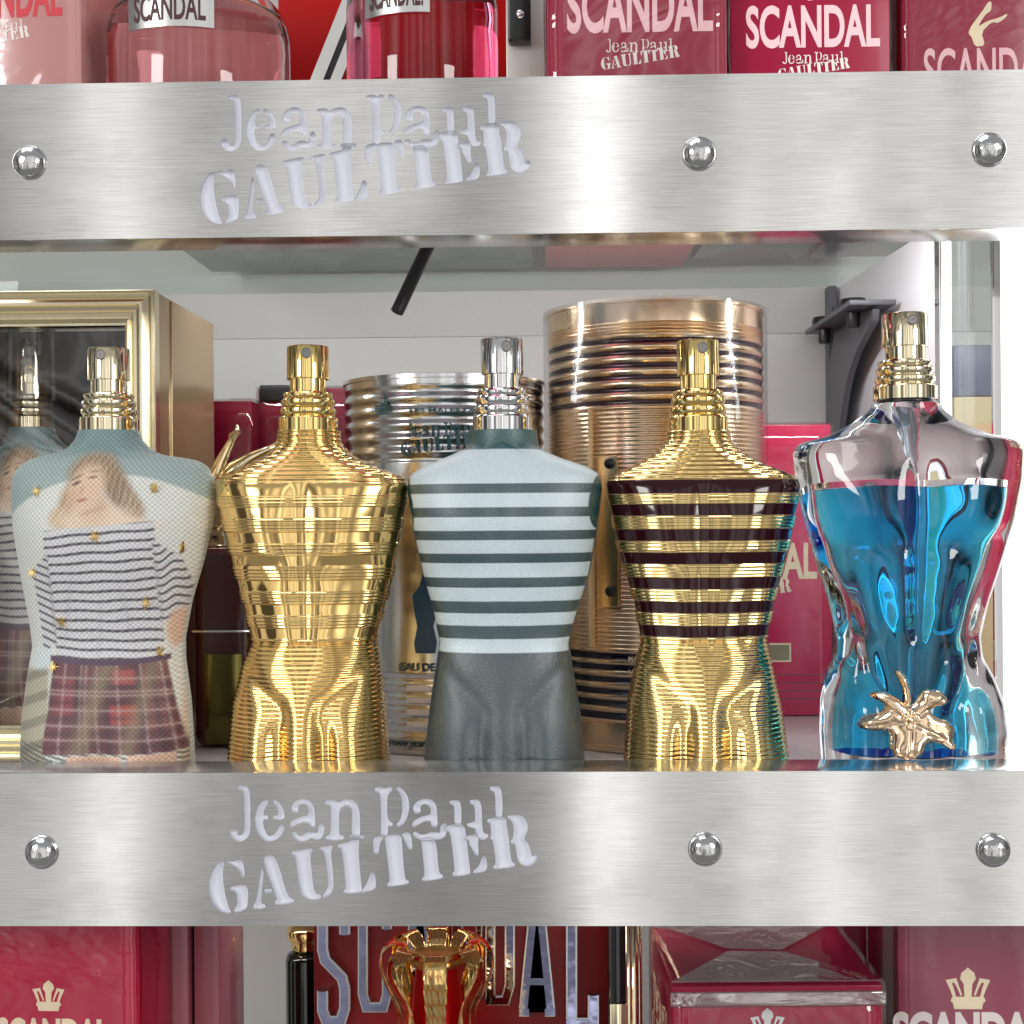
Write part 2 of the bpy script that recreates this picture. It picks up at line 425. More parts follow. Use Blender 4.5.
# the lower copy of the lettering sits nine pixels to the right, 691 lower
pa = at(229.6, 95.5, -.003); pb = at(238.7, 786.4, 0)
lowlogo = [[(x + pb.x - pa.x, z + pb.z - pa.z) for x, z in p] for p in LOGO]
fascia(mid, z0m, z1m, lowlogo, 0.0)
for px, py in ((42, 852), (705, 849), (993, 850)): rivet(mid, px, py, 0.0)
BACK = 0.272
box_obj('shelf_panel', XL, XR, .0026 + .018, BACK - .001, -.006, 0, M['shelf'], mid, 0.0004)

up = thing('display_shelf', (0, 0, 0), 'upper brushed steel fronted shelf with a glass panel, above the torso shaped bottles', 'shelf', 'brushed steel fronted display shelves')
z1u = at(512, 77, -.003).z; z0u = at(512, 234, -.003).z
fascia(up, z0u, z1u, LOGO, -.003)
for px, py in ((30, 163), (699, 154), (989, 150)): rivet(up, px, py, -.003)
ZU = z1u - .011
box_obj('glass_panel', XL, .30, .0178, BACK - .001, ZU - .008, ZU, M['glass'], up, 0)

# ------------------------------------------------------------------ walls
ZLOW = -.217
bw = structure(box_obj('back_wall', -.42, .42, BACK, BACK + .02, -.26, .1845, M['wall'], None, 0))
bw2 = structure(box_obj('back_wall_upper', -.42, .42, BACK - .0003, BACK + .02, .1846, .46, M['wall'], None, 0.0003))
structure(box_obj('lower_shelf', XL, XR, 0.0, BACK - .001, ZLOW - .008, ZLOW, M['shelf'], None, 0.0004))
# right side wall, splayed a little: white panel at the back, glass pane in front
def vquad_slab(name, p0, p1, th, z0, z1, m, parent=None, bevel=0):
    a = Vector((p0[0], p0[1], 0)); b = Vector((p1[0], p1[1], 0)); d = (b - a).normalized(); n = Vector((d.y, -d.x, 0)) * th
    bm = bmesh.new(); vs = []
    for z in (z0, z1):
        for p in (a, b, b + n, a + n): vs.append(bm.verts.new((p.x, p.y, z)))
    for f in ((0, 1, 2, 3), (7, 6, 5, 4), (0, 4, 5, 1), (1, 5, 6, 2), (2, 6, 7, 3), (3, 7, 4, 0)): bm.faces.new([vs[i] for i in f])
    if bevel: bmesh.ops.bevel(bm, geom=list(bm.edges), offset=bevel, segments=2, affect='EDGES')
    return mesh_obj(name, from_bm(bm, name), m, parent, sharp=40)
XB = at(838, 512, BACK).x
XF = at(1003, 512, .060).x
XM = XF + (XB - XF) * .28; YM = .060 + (BACK - .060) * .28
structure(vquad_slab('side_wall', (XB, BACK - .0005), (XM, YM), -.004, .0003, ZU - .0085, M['sidewall']))
gp = thing('side_glass', (XM, YM, 0), 'clear glass side pane with polished upright edges beside the blue bottle', 'glass panel')
dx, dy = XF - XM, .060 - YM
vquad_slab('pane', (0 + dx * .12, dy * .12), (dx * .94, dy * .94), -.004, .0003, ZU - .0085, M['pane'], gp)
vquad_slab('edge_strip', (0, 0), (dx * .11, dy * .11), .003, .0003, ZU - .0085, M['chrome'], gp, .0005)
vquad_slab('edge_strip', (dx * .955, dy * .955), (dx * .995, dy * .995), .003, .0003, ZU - .0085, M['chrome'], gp, .0005)
lb = tag(box_obj('light_box', XF + .0012, .215, .0635, .075, -.001, ZU - .009, M['white_lit'], None, .001), 'glaring white lit panel beyond the glass at the right end of the shelf', 'light box')
nb = tag(box_obj('display_box', at(955, 512, .20).x, at(996, 512, .20).x, .20, .26, at(970, 396, .2).z, at(970, 345, .2).z, M['navy'], None), 'dark navy box seen through the side glass', 'box')
nb2 = tag(box_obj('display_box', at(955, 512, .20).x, at(996, 512, .20).x, .20, .26, 0.0003, at(970, 396, .2).z - .0003, M['yellow'], None), 'ochre yellow box seen through the side glass, under the navy one', 'box')

# upright and bracket in the back right corner
upr = thing('wall_upright', (at(833, 512, BACK - .006).x, BACK - .006, 0), 'dark slotted metal upright in the back right corner of the bottle shelf', 'upright')
bm = bmesh.new(); add_box(bm, -.0022, .0022, -.003, .0055, 0, ZU - .0085, .0004)
mesh_obj('channel', from_bm(bm, 'channel'), M['greymetal'], upr, 40)
bm = bmesh.new()
for k in range(12): add_box(bm, -.0008, .0008, -.0034, -.0029, .012 + k * .016, .021 + k * .016)
o = mesh_obj('slots', from_bm(bm, 'slots'), M['black'], upr, smooth=False); o['kind'] = 'stuff'

br = thing('shelf_bracket', (XB - .006, 0, 0), 'dark grey curved metal shelf bracket with black rubber pads, behind the blue bottle', 'bracket')
ztop = .1822
ol = [(BACK - .010, ztop), (BACK - .010, at(838, 600, BACK).z)]
for (py, back) in ((570, .016), (490, .024), (430, .035), (380, .052), (352, .070), (334, .088), (322, .100)):
    ol.append((BACK - back, at(840, py, BACK - back).z))
ol.append((BACK - .102, ztop))
bm = poly_prisms([chaikin(ol, .18)], -.0015, .0015)
me = from_bm(bm, 'gusset'); move_mesh(me, lambda c: np.stack([-c[:, 1], c[:, 0], c[:, 2]], 1))
mesh_obj('gusset', me, M['greymetal'], br, 40)
box_obj('flange', -.0125, .008, BACK - .105, BACK - .010, ztop + .0002, ztop + .0025, M['greymetal'], br, .0004)
for yy, xx in ((BACK - .03, -.007), (BACK - .055, .0045), (BACK - .085, -.006)):
    o = mesh_obj('rubber_pad', lathe_mesh('rubber_pad', [(0, -.007), (.0026, -.007), (.003, -.0055), (.003, -.0002), (.0045, -.0002), (.0045, 0), (0, 0)], 20), M['black'], br, 40)
    o.location = (xx, yy, ztop)
    o = mesh_obj('pad_cap', lathe_mesh('pad_cap', [(0, .0062), (.0055, .006), (.006, .0045), (.006, .0026), (0, .0026)], 24), M['black'], br, 40)
    o.location = (xx, yy, ztop)

# black cable end hanging from the upper shelf
p0 = at(397, 312, .055); p1 = at(431, 240, .062); dr = (p1 - p0)
p2 = p0 + dr * ((ZU - .0085 - p0.z) / dr.z)
cb = mesh_obj('cable', tube_mesh('cable', [p0, p0 + (p2 - p0) * .5, p2], .0024, 20), M['black'], None, 40)
tag(cb, 'short black cable end hanging below the upper shelf', 'cable')

# ------------------------------------------------------------------ torso bottles
def curve(pts, sm=.0007):
    pts = sorted(pts, key=lambda p: p[1]); zs = np.array([p[1] for p in pts]); xs = np.array([p[0] for p in pts])
    zz = np.arange(-.004, .20, .0002); v = np.interp(zz, zs, xs)
    k = max(1, int(sm / .0002)); ker = np.exp(-.5 * (np.arange(-3 * k, 3 * k + 1) / k) ** 2); ker /= ker.sum()
    v = np.convolve(np.pad(v, 3 * k, mode='edge'), ker, mode='valid')
    return lambda z: np.interp(z, zz, v)

def gs(x, s): return np.exp(-.5 * (x / s) ** 2)
def sst(a, b, x):
    t = np.clip((x - a) / (b - a), 0, 1); return t * t * (3 - 2 * t)

def zpx(py, Y): return at(512, py, Y).z   # height that shows at row py

class Torso:
    def __init__(s, Lpx, Rpx, cx, Y, depth, n=2.6, sculpt=None, ridges=None, rows=420, cols=176, z0=0.0, ztop=None, inset=(0, 0), crease=None, zrange=None):
        o = at(cx, 512, Y); s.ox = o.x; s.Y = Y
        lw = [at(px, py, Y) for px, py in Lpx]; rw = [at(px, py, Y) for px, py in Rpx]
        cl = curve([(s.ox - p.x, p.z) for p in lw]); cr = curve([(p.x - s.ox, p.z) for p in rw])
        ztop = ztop or max(p.z for p in lw)
        if zrange: z0, ztop = zrange
        s.ztop = ztop
        z = np.linspace(z0, ztop, rows)
        t = np.linspace(0, 2 * PI, cols, endpoint=False)
        e = 2 / n
        c = np.cos(t); sn = np.sin(t)
        # exponent eases to a round section at the neck
        cf, cb_ = depth
        Zc = z[:, None]; 
        Lz = cl(z)[:, None] - inset[0]; Rz = cr(z)[:, None] - inset[0]
        fz = curve(cf, .002)(z)[:, None] - inset[1]; bz = curve(cb_, .002)(z)[:, None] - inset[1]
        neck = sst(ztop - .014, ztop - .003, z)[:, None]
        ee = e + (1.0 - e) * neck
        xx = np.sign(c)[None, :] * np.abs(c)[None, :] ** ee
        yy = np.sign(sn)[None, :] * np.abs(sn)[None, :] ** ee
        x = np.where(xx > 0, Rz * xx, Lz * xx)
        front = yy < 0
        y = np.where(front, fz * yy, bz * yy)
        if crease is not None:
            lim = crease(xx, Zc)
            m = -y; h = .0014
            k = np.clip(.5 + .5 * (lim - m) / h, 0, 1); sm = m * k + lim * (1 - k) - h * k * (1 - k)
            lim = np.maximum(lim, depth[0][-1][0] * 1.02); k = np.clip(.5 + .5 * (lim - m) / h, 0, 1); sm = m * k + lim * (1 - k) - h * k * (1 - k) * (1 - neck)
            y = np.where(front, -np.minimum(m, sm), y)
        if sculpt is not None:
            w = np.clip(np.abs(yy), 0, 1) ** .6
            y = y - np.where(front, sculpt(xx, Zc) * w, 0) * (1 - neck) + np.where(~front, sculpt(xx, Zc) * w * .5, 0) * (1 - neck)
        if ridges is not None:
            rg = ridges(Zc) * np.ones_like(xx)
            nx = xx; ny = yy; ln = np.sqrt(nx * nx + ny * ny) + 1e-9
            x = x + rg * nx / ln; y = y + rg * ny / ln
        s.x, s.y, s.z, s.u, s.yy = x, y, np.broadcast_to(Zc, x.shape), xx, yy
        s.rows, s.cols = rows, cols
    def mesh(s, name, paint=None, mask=None):
        r, c = s.rows, s.cols
        vs = np.stack([s.x, s.y, s.z], -1).reshape(-1, 3)
        i = np.arange(r - 1)[:, None] * c; k = np.arange(c)[None, :]; k2 = (k + 1) % c
        fs = np.stack([i + k, i + k2, i + c + k2, i + c + k], -1).reshape(-1, 4)
        me = bpy.data.meshes.new(name)
        caps = [list(range(c))[::-1], [(r - 1) * c + q for q in range(c)]]
        me.from_pydata(vs.tolist(), [], fs.tolist() + caps); me.update()
        if paint is not None:
            col = paint(s).reshape(-1, 3); col = np.concatenate([col, np.ones((len(col), 1))], 1)
            at_ = me.attributes.new('paint', 'FLOAT_COLOR', 'POINT'); at_.data.foreach_set('color', col.astype(np.float32).ravel())
        if mask is not None:
            a = me.attributes.new('mask', 'FLOAT', 'POINT'); a.data.foreach_set('value', mask(s).astype(np.float32).ravel())
        return me
    def surf_y(s, x, z):
        f = s.yy < -0.02
        d = (s.x - x) ** 2 + (s.z - z) ** 2 + np.where(f, 0, 1)
        i = np.unravel_index(np.argmin(d), d.shape); return s.y[i]
    def smooth_caps(s, me):
        me.polygons.foreach_set('use_smooth', [True] * len(me.polygons))
        n = len(me.polygons); me.polygons[n - 1].use_smooth = False; me.polygons[n - 2].use_smooth = False

YB = .038
mmz = lambda py: zpx(py, YB - .012)     # row of the photo -> height on the bottle's front

def male_sculpt(amp=1.0, deep=1.0):
    zc, zw = mmz(530), mmz(645)
    def f(u, z):
        s = np.zeros(np.broadcast(u, z).shape)
        a = np.abs(u)
        s += .0024 * gs(a - .44, .26) * gs(z - zc - .002, .0105)
        s -= .0009 * gs(u, .07) * sst(zw - .01, zw + .01, z) * (1 - sst(zc + .012, zc + .02, z))
        s -= .0011 * gs(z - (zc - .013), .0035) * gs(a - .45, .28)
        for k, zz in enumerate((zw + .022, zw + .013, zw + .004)):
            s += .0006 * gs(a - .2, .11) * gs(z - zz, .003)
        s -= .0012 * gs(a - .62, .12) * gs(z - (zw + .012), .012)
        # hips, groin and thighs
        zg = mmz(738)
        s += .0036 * gs(u, .15) * gs(z - zg, .0105)
        s += .0024 * gs(a - .58, .2) * (1 - sst(mmz(735), mmz(690), z))
        s -= .0030 * gs(a - .30, .085) * (1 - sst(mmz(742), mmz(700), z))
        ln = (z - (mmz(712) + (a - .2) / .7 * (mmz(664) - mmz(712))))
        s -= .0011 * gs(ln, .0026) * sst(.1, .25, a) * (1 - sst(.85, 1, a))
        s += .0012 * gs(u, .3) * gs(z - mmz(684), .009)
        return s * amp
    return f

def depth_prof(zsh, ztopn, chest=.0185, neckr=.0098, waist=.0145, hip=.0175):
    f = [(hip, 0), (hip, mmz(735)), (waist + .0015, mmz(670)), (waist, mmz(640)), (chest - .001, mmz(570)), (chest, mmz(520)), (chest - .001, zsh), (neckr + .001, ztopn - .005), (neckr, ztopn)]
    b = [(hip, 0), (hip + .001, mmz(720)), (waist, mmz(640)), (chest - .003, mmz(540)), (chest - .004, zsh), (neckr, ztopn - .003), (neckr, ztopn)]
    return f, b

pump_cache = {}
def pump_meshes(key, m, s):
    if key not in pump_cache:
        k = .000342 * s
        base = [(0, 0), (29.0, 0), (29.5, .5), (29.5, 13), (28.8, 14), (26, 16), (27.8, 18.6), (28, 20.5), (27.6, 22.4), (25.2, 24.8), (26.8, 27.5), (27, 29.2), (26.6, 31), (24, 33.6), (25, 35.5), (25, 37), (23.6, 38.6), (18.4, 39.4), (18, 40), (18, 52.5), (0, 52.5)]
        cap = [(0, 52.2), (20.4, 52.2), (21, 52.8), (21, 84), (20.2, 85.3), (19, 85.6), (0, 85.6)]
        noz = [(0, 0), (4.6, 0), (5.2, .6), (5.2, 1.4), (4.4, 1.7), (4.0, 1.0), (1.4, 1.0), (1.2, .4), (0, .4)]
        c = lathe_mesh('collar', [(r * k, z * k) for r, z in base], 72); h = lathe_mesh('spray_head', [(r * k, z * k) for r, z in cap], 72)
        nz = lathe_mesh('nozzle', [(r * k, z * k) for r, z in noz], 28); move_mesh(nz, lambda q: np.stack([q[:, 0], -q[:, 2], q[:, 1]], 1))
        for me, mm in ((c, m), (h, m), (nz, M['nozzle'])):
            me.materials.append(mm); me.polygons.foreach_set('use_smooth', [True] * len(me.polygons)); me.set_sharp_from_angle(angle=R(32))
        pump_cache[key] = (c, h, nz)
    return pump_cache[key]

def pump(root, zb, key, m, s=1.0, yaw=0, x=0, zs=1.0):
    c, h, nz = pump_meshes(key, m, s); k = .000342 * s
    o = link(bpy.data.objects.new('collar', c), root); o.location = (x, 0, zb); o.scale = (1, 1, zs)
    hd = link(bpy.data.objects.new('spray_head', h), root); hd.location = (x, 0, zb); hd.scale = (1, 1, zs)
    n = link(bpy.data.objects.new('nozzle', nz), hd)
    a = R(yaw); n.location = (20.6 * k * math.sin(a), -20.6 * k * math.cos(a), 77 * k); n.rotation_euler = (0, 0, a)
    return hd

GRP = 'torso shaped perfume bottles standing in the front row'
STRIPES2 = [(481, 495), (505, 517), (530, 542), (553, 565), (578, 590), (602, 614), (626, 638)]

def bands(rows):
    zs = [(mmz(b), mmz(a)) for a, b in rows]
    def f(z, soft=.00012):
        m = np.zeros(z.shape)
        for a, b in zs: m = np.maximum(m, sst(a - soft, a + soft, z) * (1 - sst(b - soft, b + soft, z)))
        return m
    return f

# --- gold ridged bottles
def gold_bottle(name, cx, Lp, Rp, label, burgundy, yaw):
    top = at(cx, 431, YB).z; zsh = at(cx, 484, YB).z
    band = bands(STRIPES2); zwaist = mmz(640)
    def ridges(z):
        pitch = .00150
        w = .00023 * (np.sin(2 * PI * z / pitch))
        bd = band(z, .0003)
        fine = (z > zwaist) & (z < mmz(481))
        w = np.where(fine, .00013 * np.sin(2 * PI * z / .00115), w)
        out = w * (1 - bd)
        out = out + np.where(fine, .0004 * (1 - bd), 0)
        return out
    def crease(u, z):
        zc = zsh + .0075 - .010 * np.abs(u) ** 1.6
        return .0182 - np.maximum(0, z - zc) * .95 + np.maximum(0, zc - z) * 3
    T = Torso(Lp, Rp, cx, YB, depth_prof(zsh, top), 2.7, male_sculpt(.85), ridges, rows=760, cols=160, ztop=top, crease=crease)
    root = thing(name, (T.ox, YB, 0), label, 'perfume bottle', GRP)
    if burgundy:
        bd2 = bands(STRIPES2)
        m, nt, b, out = new_mat('gold_and_burgundy')
        a = nt.nodes.new('ShaderNodeAttribute'); a.attribute_name = 'mask'
        mx = nt.nodes.new('ShaderNodeMix'); mx.data_type = 'RGBA'; mx.inputs[6].default_value = (.93, .69, .30, 1); mx.inputs[7].default_value = (.020, .001, .004, 1)
        iv = nt.nodes.new('ShaderNodeMath'); iv.operation = 'SUBTRACT'; iv.inputs[0].default_value = 1
        L = nt.links
        L.new(a.outputs['Fac'], mx.inputs[0]); L.new(mx.outputs[2], b.inputs['Base Color']); L.new(a.outputs['Fac'], iv.inputs[1]); L.new(iv.outputs[0], b.inputs['Metallic'])
        b.inputs['Roughness'].default_value = .09; b.inputs['Specular IOR Level'].default_value = .4
        me = T.mesh('bottle_body', mask=lambda s: bd2(s.z)); T.smooth_caps(me); mesh_obj('bottle_body', me, m, root, smooth=False)
    else:
        me = T.mesh('bottle_body'); T.smooth_caps(me); mesh_obj('bottle_body', me, M['gold'], root, smooth=False)
    pump(root, top - .0003, name, M['gold2'], 1.0, yaw, 0, 1.06 if burgundy else 1.0)
    return root, T

gold_bottle('perfume_bottle', 309,
    [(278, 431), (277, 445), (266, 456), (245, 467), (220, 477), (217, 486), (224, 520), (234, 560), (247, 610), (254, 640), (246, 658), (235, 700), (230, 762)],
    [(340, 431), (342, 445), (354, 456), (378, 467), (404, 477), (408, 486), (402, 530), (392, 580), (376, 638), (379, 660), (384, 700), (389, 762)],
    'all gold ribbed torso bottle beside the net covered bottle', False, 6)
gold_bottle('perfume_bottle', 699,
    [(667, 428), (666, 440), (655, 453), (632, 466), (608, 477), (606, 486), (617, 545), (634, 600), (641, 640), (636, 660), (628, 700), (624, 762)],
    [(730, 428), (731, 440), (742, 453), (768, 466), (796, 477), (799, 486), (788, 545), (773, 600), (765, 638), (770, 660), (779, 700), (788, 762)],
    'gold ribbed torso bottle with glossy burgundy stripes, beside the blue liquid bottle', True, 6)

# --- striped matte bottle
cx = 503; top = at(cx, 431, YB).z; zsh = at(cx, 480, YB).z
def crease3(u, z):
    zc = at(cx, 458, YB - .014).z - (at(cx, 458, YB).z - at(cx, 484, YB).z) * np.abs(u) ** 1.35
    return .0185 - np.maximum(0, z - zc) * 1.15 + np.maximum(0, zc - z) * 3
T3 = Torso([(469, 431), (467, 448), (445, 458), (425, 466), (410, 476), (408, 488), (414, 530), (424, 575), (434, 610), (440, 640), (438, 655), (431, 700), (424, 762)],
           [(537, 431), (539, 448), (560, 458), (585, 466), (600, 474), (602, 488), (597, 530), (589, 575), (575, 618), (569, 642), (573, 668), (581, 715), (585, 762)],
           cx, YB, depth_prof(zsh, top, chest=.0185, neckr=.0118), 2.9, male_sculpt(.66), None, rows=620, cols=176, ztop=top, crease=crease3)
STR3 = [(483.6, 493.3), (507.2, 516.8), (530.2, 539.6), (552.8, 562.4), (576.8, 586.8), (600.5, 612.5), (625, 638.3)]
def paint3(s):
    band = bands(STR3)
    white = np.array(srgb(194, 211, 219)[:3]); dark = np.array(srgb(40, 70, 78)[:3]); neck = np.array(srgb(22, 76, 80)[:3]); pant = np.array(srgb(50, 68, 74)[:3]); side = np.array(srgb(18, 66, 70)[:3])
    b = band(s.z)[..., None]
    col = white * (1 - b) + dark * b
    zw = mmz(652); k = (1 - sst(zw - .0002, zw + .0002, s.z))[..., None]; col = col * (1 - k) + pant * k
    zn = mmz(449) + .0 ; k = sst(zn - .0003, zn + .0003, s.z)[..., None]; col = col * (1 - k) + neck * k
    # dark arm openings at the two shoulder ends
    zl, zh = mmz(530), mmz(474)
    za = (s.z - (zl + zh) / 2) / ((zh - zl) / 2)
    ra = np.where(s.u > 0, .135, .055)
    arm = 1 - sst(.93, 1.0, ((np.abs(s.u) - 1) / ra) ** 2 + za ** 2)
    sd = np.maximum(arm, sst(-.42, -.34, s.yy) * (s.z > zw))
    k = sd[..., None]; col = col * (1 - k) + side * k
    return col
m3 = mat('matte_sailor_paint', (1, 1, 1), .36, attr='paint', bump=.3, bscale=1800, spec=.9, rvar=.1, vary=.15, coat=.3, coat_r=.32)
r3 = thing('perfume_bottle', (T3.ox, YB, 0), 'matte blue and white striped torso bottle with silver spray top', 'perfume bottle', GRP)
me = T3.mesh('bottle_body', paint3); T3.smooth_caps(me); mesh_obj('bottle_body', me, m3, r3, smooth=False)
pump(r3, top - .0003, 'silver', M['chrome'], 1.02, 14, 0, 1.06)

# --- net covered bottle with the printed picture
cx1 = 110; top1 = at(cx1, 431, YB).z; zsh1 = at(cx1, 482, YB).z
def fem_sculpt(u, z):
    a = np.abs(u)
    s = .0026 * gs(a - .42, .24) * gs(z - mmz(540), .010)
    s -= .0006 * gs(u, .1) * gs(z - mmz(590), .012)
    s += .0016 * gs(u, .35) * gs(z - mmz(690), .009)
    s += .0018 * gs(a - .5, .22) * (1 - sst(mmz(740), mmz(700), z)) - .002 * gs(u, .1) * (1 - sst(mmz(752), mmz(715), z))
    return s
def crease1(u, z):
    zc = at(cx1, 472, YB - .014).z - .0085 * np.abs(u) ** 1.6
    return .0185 - np.maximum(0, z - zc) * .95 + np.maximum(0, zc - z) * 3
T1 = Torso([(80, 431), (77, 440), (68, 450), (52, 455), (36, 458), (24, 465), (17, 475), (15, 490), (18, 530), (26, 580), (33, 620), (36, 645), (31, 675), (26, 715), (24, 762)],
           [(139, 431), (142, 440), (150, 449), (163, 456), (178, 457), (195, 459), (207, 466), (214, 480), (216, 495), (212, 520), (203, 560), (191, 600), (184, 638), (184, 660), (189, 700), (193, 762)],
           cx1, YB, depth_prof(zsh1, top1, chest=.0185, neckr=.0100), 2.5, fem_sculpt, None, rows=560, cols=420, ztop=top1, crease=crease1)

def paint1(s):
    # picture coordinates of the front (rows/columns of the printed picture)
    d = .40 + YB - .015
    px = 512 + (cx1 - 512) * (.40 + YB) / d + s.x * F / d; py = 512 - (s.z - CAMP.z) * F / d
    X = px; Y = py
    C = lambda *c: np.array(srgb(*c)[:3])
    wob = .5 * np.sin(X * .05 + Y * .03) + .35 * np.sin(X * .13 - Y * .09 + 1.7)
    col = np.ones(s.x.shape + (3,)) * C(222, 226, 224)
    def over(mask, c):
        nonlocal col
        mask = np.clip(mask, 0, 1)[..., None]; col = col * (1 - mask) + np.asarray(c) * mask
    def ell(cx, cy, rx, ry, ang=0, soft=.25):
        ca, sa = math.cos(R(ang)), math.sin(R(ang)); dx = X - cx; dy = Y - cy
        q = np.sqrt(((dx * ca + dy * sa) / rx) ** 2 + ((-dx * sa + dy * ca) / ry) ** 2)
        return 1 - sst(1 - soft, 1 + soft, q)
    def band_(a, b, v, soft=1.2): return sst(a - soft, a + soft, v) * (1 - sst(b - soft, b + soft, v))
    # teal neck; shoulder tops greyer, with some shade put into their colour
    over(1 - sst(-2, 2, Y - (471 + .0032 * (X - 115) ** 2)), C(160, 180, 182))
    over(1 - sst(440, 462, Y), C(126, 152, 156))
    # hair, face and shoulders of the pictured figure
    rng = np.random.RandomState(5)
    strand = .5 + .25 * np.sin(X * .9 + Y * .35 + 2 * np.sin(Y * .11)) + .25 * np.sin(X * 1.7 - Y * .2 + np.sin(X * .3))
    hair = lambda m_, a_, b_: over(m_, C(*a_) * strand[..., None] + C(*b_) * (1 - strand[..., None]))
    hair(ell(122, 486, 13, 34, -28, .4), (118, 98, 82), (186, 162, 134)); hair(ell(138, 503, 9, 16, -30, .5), (140, 118, 100), (204, 184, 158))
    hair(ell(72, 500, 9, 22, 12, .5), (160, 134, 106), (206, 184, 152)); hair(ell(64, 515, 10, 10, 0, .6), (186, 160, 130), (220, 200, 172))
    hair(ell(94, 468, 24, 19, -12, .35), (126, 104, 86), (196, 172, 142))
    over(ell(104, 514, 34, 13, 4, .5), C(236, 214, 192)); over(ell(112, 521, 46, 8, 2, .5), C(236, 214, 192))
    over(ell(90, 486, 17, 25, 16, .35), C(230, 200, 174)); over(ell(101, 507, 15, 14, 0, .5), C(228, 200, 176))
    over(.55 * ell(76, 496, 5, 14, 14, .8), C(206, 168, 142)); over(.4 * ell(106, 500, 5, 12, 20, .8), C(204, 168, 144))
    over(.85 * ell(80, 480, 5, 1.7, -28, .5), C(84, 62, 52)); over(.7 * ell(96, 474, 4.6, 1.5, -8, .5), C(92, 70, 58)); over(.7 * ell(80, 474, 6.5, 1.3, -30, .6), C(110, 86, 70)); over(.55 * ell(97, 468, 5.5, 1.2, -8, .6), C(116, 92, 76))
    over(.75 * ell(86, 497, 5, 1.9, -14, .5), C(180, 92, 88)); over(.45 * ell(86, 487, 1.8, 5, 14, .8), C(178, 136, 112)); over(.5 * ell(97, 508, 13, 2.2, -18, .8), C(190, 152, 128))
    # striped jersey: body and two sleeves
    tl = 528 + (X - 45) * (-.085)
    xb0 = 48 + np.maximum(0, Y - 555) * .06; xb1 = 159 + (Y - 540) * .015
    hem = 661 - .0016 * (X - 100) ** 2 - np.maximum(0, X - 118) * .12
    body = band_(xb0, xb1, X) * sst(-1, 1, Y - tl) * (1 - sst(-1, 1, Y - hem))
    lsl = band_(31 + (Y - 560) * .09, 52 + (Y - 560) * .03, X) * band_(552, 644, Y - np.maximum(0, 50 - X) * .8, 2)
    rsl = band_(156 + (Y - 540) * .025, 179 + (Y - 545) * .21, X) * band_(538, 618, Y - np.maximum(0, X - 158) * .75, 2)
    white = C(216, 217, 223); navy = C(58, 56, 70)
    def st(v, per=9.1, th=.28):
        f = (v / per) % 1; return sst(.5 - th / 2 - .09, .5 - th / 2 + .05, f) * (1 - sst(.5 + th / 2 - .05, .5 + th / 2 + .09, f))
    ph = Y - 522 + (X - 45) * .085 * (1 - sst(520, 640, Y)) - (X - 45) * .05 * sst(600, 655, Y) + wob * 1.3
    bw_ = .88 + .12 * np.sin(X * .7 + Y * 1.3)
    over(body, white); over(body * bw_ * st(ph, 9.1, .27), navy)
    over(lsl, white); over(lsl * .88 * st(Y - (X - 40) * .40 + wob, 8.2), navy)
    over(rsl, white); over(rsl * .88 * st(Y + (X - 168) * .42 * (1 - sst(560, 620, Y) * .8) + wob + 2 * np.sin(X * .3), 8.6), navy)
    over(.35 * ell(159, 588, 1.6, 38, -2, .6), C(150, 148, 152)); over(.4 * ell(52, 600, 2.0, 40, -2, .6), C(150, 150, 156))
    for fx, fy, fl, fa in ((70, 600, 34, 8), (128, 610, 30, -10), (100, 632, 40, 4)): over(.22 * ell(fx, fy, 2.5, fl, fa, .9), C(150, 152, 162))
    # forearms and hands
    over(ell(174, 628, 11, 20, 8), C(222, 190, 170)); over(ell(181, 652, 11, 12, 0), C(226, 230, 232)); over(ell(176, 674, 9, 14, 0), C(224, 226, 226))
    over(ell(38, 658, 13, 12, 0), C(214, 226, 230))
    # background wash at both sides lower down
    lo = sst(664, 672, Y)
    over(lo * (1 - sst(44, 50, X)), C(182, 178, 158)); over(lo * sst(172, 178, X), C(212, 196, 172))
    over(lo * st(Y + X * .35, 24, .35) * (1 - sst(44, 50, X)) * .5, C(96, 94, 88)); over(sst(738, 744, Y) * st(Y - X * .3, 5, .5) * .8, C(90, 92, 94))
    # plaid shorts
    xl = 52 - (Y - 660) * .10; xr = 163 + (Y - 660) * .19
    sh = sst(-1.5, 1.5, X - xl) * (1 - sst(-1.5, 1.5, X - xr)) * sst(-1, 1, Y - (658 + .0012 * (X - 108) ** 2 * -1 + 2)) * (1 - sst(-1, 1, Y - (752 - (X > 130) * 0)))
    over(sh, C(112, 68, 76))
    gx = (X - xl) / (xr - xl) * 112
    over(sh * .75 * band_(62, 84, gx, 2) * band_(668, 683, Y, 2), C(184, 98, 92)); over(sh * .8 * band_(58, 82, gx, 2) * band_(703, 722, Y, 2), C(176, 84, 82)); over(sh * .6 * band_(8, 26, gx, 2) * band_(676, 712, Y, 3), C(160, 78, 86))
    over(sh * .55 * band_(88, 104, gx, 2) * band_(672, 730, Y, 4), C(150, 96, 92))
    for v in (14, 31, 36, 46, 66, 88, 106): over(sh * .55 * gs(gx - v, .9), C(190, 168, 168))
    for v in (28, 56, 84, 98): over(sh * .5 * gs(gx - v, 2.2), C(62, 50, 66))
    for v in (676, 689, 693, 708, 724, 738): over(sh * .5 * gs(Y - v - (X - 108) * .02, .9), C(196, 176, 174))
    for v in (684, 700, 716, 731, 745): over(sh * .5 * gs(Y - v, 1.8), C(66, 52, 66))
    over(sh * .45 * gs(X - 96 + (Y - 700) * .35, 7), C(170, 160, 128)); over(sh * .4 * gs(X - 142 + (Y - 700) * .25, 6), C(164, 152, 122))
